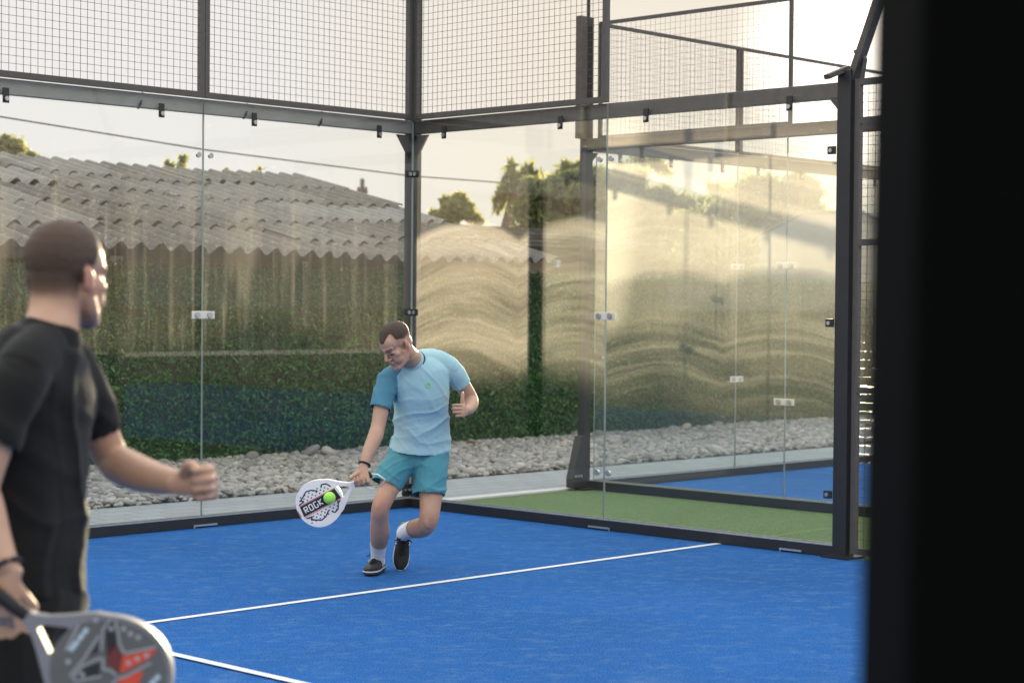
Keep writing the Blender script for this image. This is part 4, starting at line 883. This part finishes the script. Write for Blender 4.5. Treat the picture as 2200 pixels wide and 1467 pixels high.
# shirt
b = MB()
T([A(904, 964, .005), A(906, 935, -.015), A(906, 885, -.07), A(905, 845, -.12), A(902, 808, -.15), A(897, 786, -.165), A(893, 774, -.175)], [(.182, .140), (.171, .131), (.160, .120), (.167, .122), (.170, .116), (.128, .10), (.088, .078)], k=26, caps=False)
T([A(888, 784, -.19), A(860, 797, -.21), A(838, 813, -.22)], [.060, .060, .060]); T([A(904, 772, -.16), A(940, 774, -.11), A(966, 788, -.08)], [.060, .062, .062])
T([A(842, 808, -.21), A(834, 822, -.225), A(825, 845, -.25), A(817, 877, -.28)], [.058, .064, .061, .058], caps=False); T([A(955, 784, -.09), A(974, 800, -.055), A(984, 813, -.025), A(992, 826, .0)], [.060, .064, .061, .057], caps=False)
V, F, NN = fuse(b, .0052, 9)
V, F, NN = open_hems(V, F, NN, [(A(904, 964, .005), A(904, 964, .005)-A(906, 935, -.015), .22), (A(817, 877, -.28), A(817, 877, -.28)-A(825, 845, -.25), .075), (A(992, 826, .0), A(992, 826, .0)-A(984, 813, -.025), .075)])
cc = np.array(A(903, 870, -.1)); sd = np.array(sideP); sx = (V-cc) @ sd; zc = V[:, 2]; hx, hz_ = np.array(HX), np.array(HZv)
wl = np.exp(-((zc - A(903, 918, 0).z)/.13)**2); ch = 1-wl
V = folds(V, NN, .0088, (hz_*.95 + hx*-.30, hx*.95+hz_*.30), 11.0, 1.7, .15+.95*wl)
V = folds(V, NN, .0072, (hz_*.72+hx*.69, hz_*-.69+hx*.72), 11.0, 7.4, (.30+.6*wl)*sst(-.02, -.10, sx)+.15)
V = folds(V, NN, .0055, (hx*.80+hz_*.60, hx*-.60+hz_*.80), 13.0, 5.2, .55*ch+.15)
V = clear_of(V, NN, [BODY1], .006)
tee = person_mesh('shirt', V, F, M['tee'], pl, {'panel': np.clip(.5+( -.146+.035*sst(A(0, 800).z, A(0, 780).z, zc) - sx)/.012, 0, 1)*np.where(sx < -.185, 1, sst(A(838, 872, -.2).z, A(838, 858, -.2).z, zc)),
    'pale': np.clip(.5+(sx - .120+.10*(zc-A(930, 845, -.1).z))/.012, 0, 1)*sst(A(930, 832, -.1).z, A(930, 842, -.1).z, zc)*(1-0)})
bvh = BVHTree.FromPolygons([tuple(p) for p in V], [tuple(f) for f in F])
def stick(pts, lift=.0025):      # lay a small outline on the cloth, from the wearer's front
    out = []
    for p in pts:
        h = bvh.find_nearest(Vector(p)); out.append(h[0] + h[1]*lift)
    return out
q = MB(); c0 = A(918, 826, -.24); ex, ez = HX, HZv
ring = [c0 + ex*(.0125*math.cos(t)) + ez*(.0145*math.sin(t)) for t in np.linspace(.5, 2*math.pi+.1, 15)]
q.tube([tuple(p) for p in stick(ring)], [.0022]*15, k=5); q.tube([tuple(p) for p in stick([c0 + ex*-.004+ez*.004, c0+ex*.004+ez*.005, c0+ex*.001+ez*-.002, c0+ex*.0065+ez*-.004])], [.002]*4, k=5)
l = q.build('chest_emblem', mat('lime_print', (0.30, 0.85, 0.20), .6), tee); l.data.transform(Matrix.Translation(-pl.location))
na = (hd1.w(0, -.035, -.085) - A(890, 786, -.20)).normalized(); nu = sideP - na*sideP.dot(na); nu.normalize(); nv = na.cross(nu)
for nm, mt, r0, lift, arc in (('collar', M['collar'], .071, .000, (0, 2*math.pi)), ('collar_lining', M['collar_in'], .067, .012, (-.9, 1.5))):
    q = MB(); nc = A(890, 780, -.20) + na*lift
    q.tube([tuple(nc + nu*(math.cos(t)*r0) + nv*(math.sin(t)*r0*.93) + na*(.012*math.cos(t))) for t in np.linspace(*arc, 25)], [.006]*25, k=6)
    l = q.build(nm, mt, tee, smooth=True); l.data.transform(Matrix.Translation(-pl.location))
# socks, shoes, trinkets
b = MB(); T([A(814, 1162, .07), A(813, 1178, .105), A(812, 1192, .135), A(812, 1208, .155)], [(.051, .055), (.046, .050), (.042, .047), (.043, .048)], caps=False); V, F, NN = fuse(b, .004, 2); V = clear_of(V, NN, [BODY1], .004); person_mesh('sock', V, F, M['white_cloth'], pl)
b = MB(); T([A(892, 1135.5, .11), A(880, 1138, .18), A(866, 1146, .26)], [(.055, .057), (.049, .050), (.044, .046)], caps=False); V, F, NN = fuse(b, .004, 2); V = clear_of(V, NN, [BODY1], .004); person_mesh('sock', V, F, M['white_cloth'], pl)
an = A(812, 1206, .155); an.z = .095
shoe(pl, an, dirv(-.20, -.97, 0), (0, 0, 1), M['shoe_black'], M['teal_lining'], M['sole'], M['sole_white'])
shoe(pl, A(868, 1146, .25), dirv(-.05, -.42, -.9), dirv(.15, -.88, .42), M['shoe_black'], M['teal_lining'], M['sole_white'], M['sole_white'])
q = MB(); wc = A(783, 997, -.425); wd = (A(781, 1002, -.43)-A(792, 970, -.39)).normalized(); wu = wd.orthogonal().normalized(); ww = wd.cross(wu)
q.tube([tuple(wc + (wu*math.cos(t)+ww*math.sin(t))*.031) for t in np.linspace(0, 2*math.pi, 17)], [.006]*17, k=8); l = q.build('wristband', M['shoe_black'], pl, smooth=True); l.data.transform(Matrix.Translation(-pl.location))
q = MB(); nk = hd1.w(0, -.03, -.075); q.tube([tuple(nk + HX*(.063*math.cos(t))+HYv*(.063*math.sin(t)) + HZv*(-.012+.010*math.cos(t)+.03*math.sin(t))) for t in np.linspace(0, 2*math.pi, 25)], [.0013]*25, k=5)
l = q.build('necklace', mat('gold_chain', (.55, .38, .14), .3, metal=.9), pl); l.data.transform(Matrix.Translation(-pl.location))
# ---- the man in black, near the camera
M0 = 4.35
B = lambda px, py, d=M0: at(px, py, d)
gm = at_plane(50, 2107, 2, 0.0)
pm = empty('person', (gm.x, gm.y, 0), 'out of focus man in black shirt at the left, seen from behind, raising a fist', 'person')
sideM = dirv(.34, .94, 0)
hd2 = Head(B(144, 594, 4.40), dirv(.50, .86, -.05), HZv + HX*.03)
b = MB(); hd2.add(b)
T = lambda pts, rad, side=sideM, k=18, caps=True: b.add(*loft(pts, rad, side=side, k=k, caps=caps))
T([hd2.w(0, -.03, -.01), hd2.w(0, -.035, -.085), B(108, 715), B(95, 750)], [(.060, .060), (.060, .060), (.072, .068), (.12, .09)])
T([B(90, 745), B(70, 800), B(60, 900), B(52, 1080), B(48, 1290), B(46, 1370)], [(.13, .08), (.155, .10), (.15, .105), (.135, .10), (.145, .11), (.13, .10)])
T([B(100, 740, 4.38), B(140, 770, 4.44), B(160, 800, 4.48)], [.055]*3); T([B(92, 745, 4.3), B(60, 775, 4.22), B(42, 802, 4.18)], [.055]*3)
T([B(160, 800, 4.48), B(200, 890, 4.52), B(238, 984, 4.57)], [.052, .047, .042]); T([B(238, 984, 4.57), B(270, 1005, 4.53), B(325, 1025, 4.45), B(380, 1036, 4.37)], [.042, .047, .040, .029])
T([B(42, 802, 4.18), B(-10, 930, 4.13), B(-45, 1050, 4.10)], [.054, .048, .042]); T([B(-45, 1050, 4.10), B(-35, 1095, 4.09), B(-12, 1160, 4.07), B(14, 1222, 4.05)], [.042, .046, .038, .029])
T([B(80, 1330, 4.47), B(88, 1500, 4.48), B(92, 1690, 4.46)], [.09, .08, .058]); T([B(92, 1690, 4.46), B(84, 1790, 4.50), B(74, 2050, 4.54)], [.056, .058, .038])
T([B(18, 1330, 4.25), B(20, 1500, 4.24), B(22, 1690, 4.22)], [.09, .08, .058]); T([B(22, 1690, 4.22), B(12, 1790, 4.24), B(0, 2050, 4.26)], [.056, .058, .038])
hand(b, B(385, 1037, 4.365), dirv(.95, -.25, .08), dirv(-.2, -1, -.05), False, [(70, 88, 55), (74, 90, 55), (76, 90, 55), (78, 90, 55)], [(.5, .5, .7), (.75, .1, .65), (.5, -.45, .75)], 1.05)
pad_m = dirv(.82, -.10, -.56); hdn = dirv(-.30, -.05, -.95)
hand(b, B(18, 1232, 4.05), hdn, pad_m.cross(hdn), True, [(52, 62, 42), (56, 66, 42), (60, 66, 42), (62, 66, 42)], [(.55, .6, .55), (.5, .4, .8), (.4, 0, .9)], 1.05)
V, F, NN = fuse(b, .0045, 3); V = relax(V, F, face_weight(hd2, V), 3); rd, br_ = hd2.tints(V)
L = hd2.local(V); x, y, z = np.abs(L[:, 0]), L[:, 1], L[:, 2]
beard = (np.linalg.norm(L, axis=1) < .17)*sst(.062, .074, y)*sst(-.080, -.092, z)*sst(.034, .022, x)*.6
BODY2 = (V, F); person_mesh('body', V, F, M['skin'], pm, {'redness': rd, 'darkhair': np.clip(br_+beard, 0, 1)})
lim = np.where(y > .045, .072, np.where(y > .0, .012 + y*1.3, np.where(y > -.022, .028, -.066)))
cov = sst(-.020, .022, z-lim)*(.30+.70*sst(-.07, .045, z))*(np.linalg.norm(L, axis=1) < .17)*sst(.092, .080, x + (z < .028)*.016*(y > -.022))
hair_shell(hd2, V, F, NN, np.clip(cov, 0, 1), pm, hair_mat('cropped_dark_hair', (0.080, 0.045, 0.027)), .007)
b = MB()
T([B(50, 1276), B(50, 1200), B(52, 1100), B(57, 990), B(62, 880), B(74, 800), B(92, 752), B(106, 722)], [(.172, .136), (.168, .130), (.165, .127), (.168, .130), (.178, .132), (.180, .118), (.145, .10), (.088, .085)], k=26, caps=False)
T([B(105, 748, 4.38), B(138, 776, 4.44), B(158, 806, 4.48)], [.058, .060, .062]); T([B(92, 750, 4.3), B(62, 782, 4.22), B(44, 812, 4.18)], [.058, .060, .062])
T([B(140, 785, 4.45), B(162, 815, 4.48), B(188, 866, 4.51), B(214, 930, 4.54)], [.058, .066, .062, .055], caps=False); T([B(56, 790, 4.22), B(30, 830, 4.17), B(2, 890, 4.14), B(-22, 955, 4.12)], [.060, .072, .068, .066], caps=False)
V, F, NN = fuse(b, .0065, 26)
V, F, NN = open_hems(V, F, NN, [(B(50, 1276), B(50, 1276)-B(50, 1200), .2), (B(214, 930, 4.54), B(214, 930, 4.54)-B(188, 866, 4.51), .075), (B(-22, 955, 4.12), B(-22, 955, 4.12)-B(2, 890, 4.14), .085)])
V = folds(V, NN, .009, (np.array(HX)*.85+np.array(HYv)*.5, np.array(HZv)), 6.0, 2.2); V = folds(V, NN, .007, (np.array(HZv)*.8+np.array(HX)*.6, np.array(HX)), 10.0, 8.1)
V = clear_of(V, NN, [BODY2], .006); person_mesh('shirt', V, F, M['tee_black'], pm)
b = MB()
T([B(48, 1262), B(46, 1320), B(46, 1390)], [(.165, .130), (.172, .140), (.165, .13)], k=24); T([B(80, 1370, 4.46), B(88, 1500, 4.48), B(92, 1640, 4.47)], [.105, .108, .10]); T([B(18, 1370, 4.26), B(18, 1500, 4.24), B(20, 1640, 4.23)], [.105, .108, .10])
V, F, NN = fuse(b, .008, 5); V = folds(V, NN, .008, (np.array(HX), np.array(HZv)), 10.0, 4.4); person_mesh('shorts', V, F, M['tee_black'], pm)
for k, (px, d) in enumerate(((74, 4.54), (0, 4.26))):
    c = B(px, 2060, d); c.z = .095; shoe(pm, c, dirv(.97, -.2, 0), (0, 0, 1), M['shoe_black'], M['tee_black'], M['sole'], M['sole_white'])
q = MB(); wc = B(10, 1216, 4.05); wd = (B(14, 1222, 4.05)-B(-12, 1160, 4.07)).normalized(); wu = wd.orthogonal().normalized(); ww = wd.cross(wu)
q.tube([tuple(wc + (wu*math.cos(t)+ww*math.sin(t))*.034) for t in np.linspace(0, 2*math.pi, 17)], [.006]*17, k=8); l = q.build('wristband', M['shoe_black'], pm, smooth=True); l.data.transform(Matrix.Translation(-pm.location))
# ---- paddles and ball
def paddle(label, origin, ux, nrm, mats, deco):
    """local: x from grip end to tip, y across, z out of the face"""
    ux = Vector(ux).normalized(); nz = Vector(nrm); nz = (nz-ux*nz.dot(ux)).normalized(); uy = nz.cross(ux); r = empty('padel_paddle', origin, label, 'paddle')
    r.matrix_world = Matrix.Translation(origin) @ Matrix((ux, uy, nz)).transposed().to_4x4()
    out = lambda k: [(.318+.137*k*math.cos(t), .130*k*math.sin(t)*(1+.10*math.cos(t))) for t in np.linspace(0, 2*math.pi, 49)[:-1]]
    hs_ = [(.318+.137*math.cos(t), .130*math.sin(t)*(1+.10*math.cos(t))) for t in np.linspace(0, 2.12, 20)]
    q = MB()
    for s in (1, -1):       # two mirrored halves meet on the axis and leave the open throat between them
        half = hs_ + [(.222, .094), (.195, .071), (.165, .046), (.140, .027), (.118, .0165), (.105, .015), (.105, 0), (.138, 0), (.140, .006), (.190, .034), (.206, .030), (.209, 0)]
        half = [(x, y*s) for x, y in half]; q.prism(half if s > 0 else half[::-1], (0, 0, -.018), (1,0,0), (0,1,0), (0,0,1), .036)
    q.build('frame', mats[1], r)
    MB().prism(out(.93), (.0, 0, -.0192), (1,0,0), (0,1,0), (0,0,1), .0384).build('face', mats[0], r)
    MB().tube([(.004, 0, 0), (.03, 0, 0), (.09, 0, 0), (.125, 0, 0)], [.0175, .0155, .0155, .014], k=10).build('grip', mats[2], r, smooth=True)
    MB().disc((0, 0, 0), (1, 0, 0), .0195, .012, 16).build('grip_cap', mats[2], r, bevel=.002)
    deco(r); return r
white = mat('white_paddle', (0.78, 0.76, 0.77), .35, var=.03); blk = mat('black_print', (0.015, 0.015, 0.017), .4); redp = mat('red_print', (0.60, 0.06, 0.03), .4)
ZF = .0193
def flat(poly, name, mt, r, z=ZF, th=.0008): return MB().prism(poly, (0, 0, z), (1,0,0), (0,1,0), (0,0,1), th).build(name, mt, r)
def strokes(lines, w, name, mt, r, z=ZF, th=.0008):
    q = MB()
    for ln in lines:
        for a, c in zip(ln[:-1], ln[1:]): q.bar((*a, z), (*c, z), w, th*2, up=(0, 0, 1))
    return q.build(name, mt, r)
def deco1(r):
    flat([(.212, -.030), (.43, -.034), (.436, .026), (.205, .030)], 'black_band', blk, r)
    strokes([[(.205, .033), (.436, .031)], [(.210, -.033), (.432, -.038)]], .004, 'red_stripe', redp, r)
    z1 = [(.30, .060), (.33, .082), (.36, .088), (.385, .072), (.41, .058), (.395, .046), (.43, .040)]; z2 = [(.235, .052), (.25, .078), (.275, .086), (.285, .070)]
    strokes([z1, z2, [(x, -y-.004) for x, y in z1], [(x-.01, -y) for x, y in z2], [(.215, .04), (.235, .05), (.228, .034)]], .007, 'zigzag_print', blk, r)
    q = MB()
    for i in range(7):
        for j, y in enumerate((-.078, -.062, -.048, .046, .060, .076)):
            x = .245+.026*i+(.013 if j % 2 else 0); q.disc((x, y, ZF), (0, 0, 1), .0042, .001, 10)
    q.build('dot_print', blk, r)
    L = []; x = .415     # hand-painted block letters along the band
    for g in ([[(0,-1),(0,1),(-1,1),(-1,0),(0,0)],[(-.3,0),(-1,-1)]], [[(0,-1),(0,1),(-1,1),(-1,-1),(0,-1)]], [[(-1,1),(0,1),(0,-1),(-1,-1),(-1,0)]], [[(0,-1),(0,1)],[(0,0),(-1,1)],[(0,0),(-1,-1)]]):
        for ln in g: L.append([(x+a*.018, -c*.016-.003) for a, c in ln])
        x -= .030
    strokes(L, .006, 'lettering', white, r, ZF+.001)
    flat([(.452, -.02), (.455, 0), (.452, .02), (.447, .02), (.449, 0), (.447, -.02)], 'rim_mark', redp, r, ZF-.002)
    # wrist cord from the grip end
    q = MB(); q.tube([(.0, 0, 0), (-.035, .015, .02), (-.055, .06, .01), (-.02, .085, -.02), (.035, .075, -.02), (.055, .055, -.01)], [.0045]*6, k=7); q.build('wrist_strap', white, r, smooth=True)
dP = 10.41; paddle('white padel paddle with black zigzag print and red stripes in the stooping player\'s hand', at(797, 1019, dP), at(688, 1079, dP)-at(797, 1019, dP), -FW + HX*.12, (white, mat('white_rim', (.75, .73, .75), .4), M['shoe_black']), deco1)
bb = MB(); bb.add(*ellipsoid((0, 0, 0), (.0335,)*3, None, 28, 18)); ball = bb.build('padel_ball', None, smooth=True, loc=at(708, 1069, dP-.060)); ball.data.materials.clear()
m, b = newmat('ball_felt'); v = xcoord(); lk(xmix(xnoise(v, 160., 2.), (.26, .72, .06), (.46, .95, .14)), b.inputs['Base Color']); b.inputs['Roughness'].default_value = .95; b.inputs['Sheen Weight'].default_value = .3
lk(xbump(xnoise(v, 500., 2.), .6, .004), b.inputs['Normal']); ball.data.materials.append(m); tag(ball, 'bright green padel ball in front of the white paddle face', 'ball')
q = MB(); q.tube([(.034*math.cos(t)*math.cos(.45*math.sin(2*t)), .034*math.sin(t)*math.cos(.45*math.sin(2*t)), .034*math.sin(.45*math.sin(2*t))) for t in np.linspace(0, 2*math.pi, 41)], [.0011]*41, k=5); q.build('seam', mat('ball_seam', (.6, .8, .35), .9), ball)
grey = mat('grey_paddle_face', (0.115, 0.115, 0.118), .3, var=.12); lite = mat('pale_grey_print', (0.34, 0.34, 0.36), .35); dk = mat('dark_print', (0.02, 0.022, 0.028), .35); txt = mat('pale_blue_lettering', (0.46, 0.56, 0.62), .4); rim2 = mat('grey_rim', (0.19, 0.19, 0.21), .5); red2 = mat('orange_red_print', (0.62, 0.07, 0.035), .35); dred = mat('dark_red_print', (0.14, 0.03, 0.03), .35)
KM = 4.02; km = FPX/KM
def deco2(r):
    def lc(px, py):      # sketch coordinates of the print -> face coordinates
        dx, dy = (px/5.5-234)/km, -(1230+py/5.5-1446)/km; return (.318 + dx*.82 - dy*.572, dx*.572 + dy*.82)
    P = lambda pts: [lc(*p) for p in pts]
    for pts in ([(1265, 650), (1340, 540), (1400, 700), (1390, 830), (1280, 980)], [(1080, 960), (1190, 790), (1190, 910)], [(900, 1250), (1000, 1110), (1200, 1030), (1200, 1180)]): flat(P(pts), 'dark_patch', dk, r)
    flat(P([(1280, 1050), (1285, 900), (1390, 800), (1450, 930), (1480, 960), (1480, 1140), (1420, 1160)]), 'dark_red_patch', dred, r)
    flat(P([(1470, 962), (1870, 870), (1790, 980), (1500, 1140), (1440, 1150)]), 'red_arm', red2, r, ZF+.0004); flat(P([(1380, 1320), (1460, 1210), (1720, 1130), (1650, 1304), (1500, 1420)]), 'red_arm', red2, r, ZF+.0004)
    strokes([P(l) for l in ([(1215, 900), (1240, 640), (1340, 520)], [(1380, 540), (1440, 830), (1490, 930), (1860, 850)], [(850, 1200), (1010, 1000), (1190, 720)], [(880, 1240), (1000, 1080), (1220, 980)], [(1240, 980), (1240, 1120), (1330, 1130), (1400, 1190)], [(900, 1260), (1220, 1200)], [(1540, 1180), (1800, 1040)], [(1330, 1330), (1400, 1230), (1560, 1180)], [(800, 900), (950, 600)])], .0045, 'grey_line', lite, r, ZF+.0012)
    strokes([P(l) for l in ([(850, 900), (940, 790)], [(950, 775), (1000, 710)], [(1010, 700), (1050, 640)], [(1800, 1300), (1850, 1240)], [(1860, 1230), (1900, 1190)])], .010, 'lettering', txt, r)
    q = MB()
    for p in ((1150, 540), (830, 1030), (1480, 640), (1560, 700), (1650, 740), (1330, 640), (1000, 1180), (1540, 1040), (1640, 990), (1750, 950)): q.disc((*lc(*p), ZF), (0, 0, 1), .0055, .0016, 12)
    q.build('dot_print', lite, r)
oc = at(234, 1446, KM); uxm = (HX*.82 + HZv*-.572).normalized()
paddle('grey padel paddle with red star print in the hand of the man in black', oc - uxm*.318, uxm, -FW, (grey, rim2, M['shoe_black']), deco2)
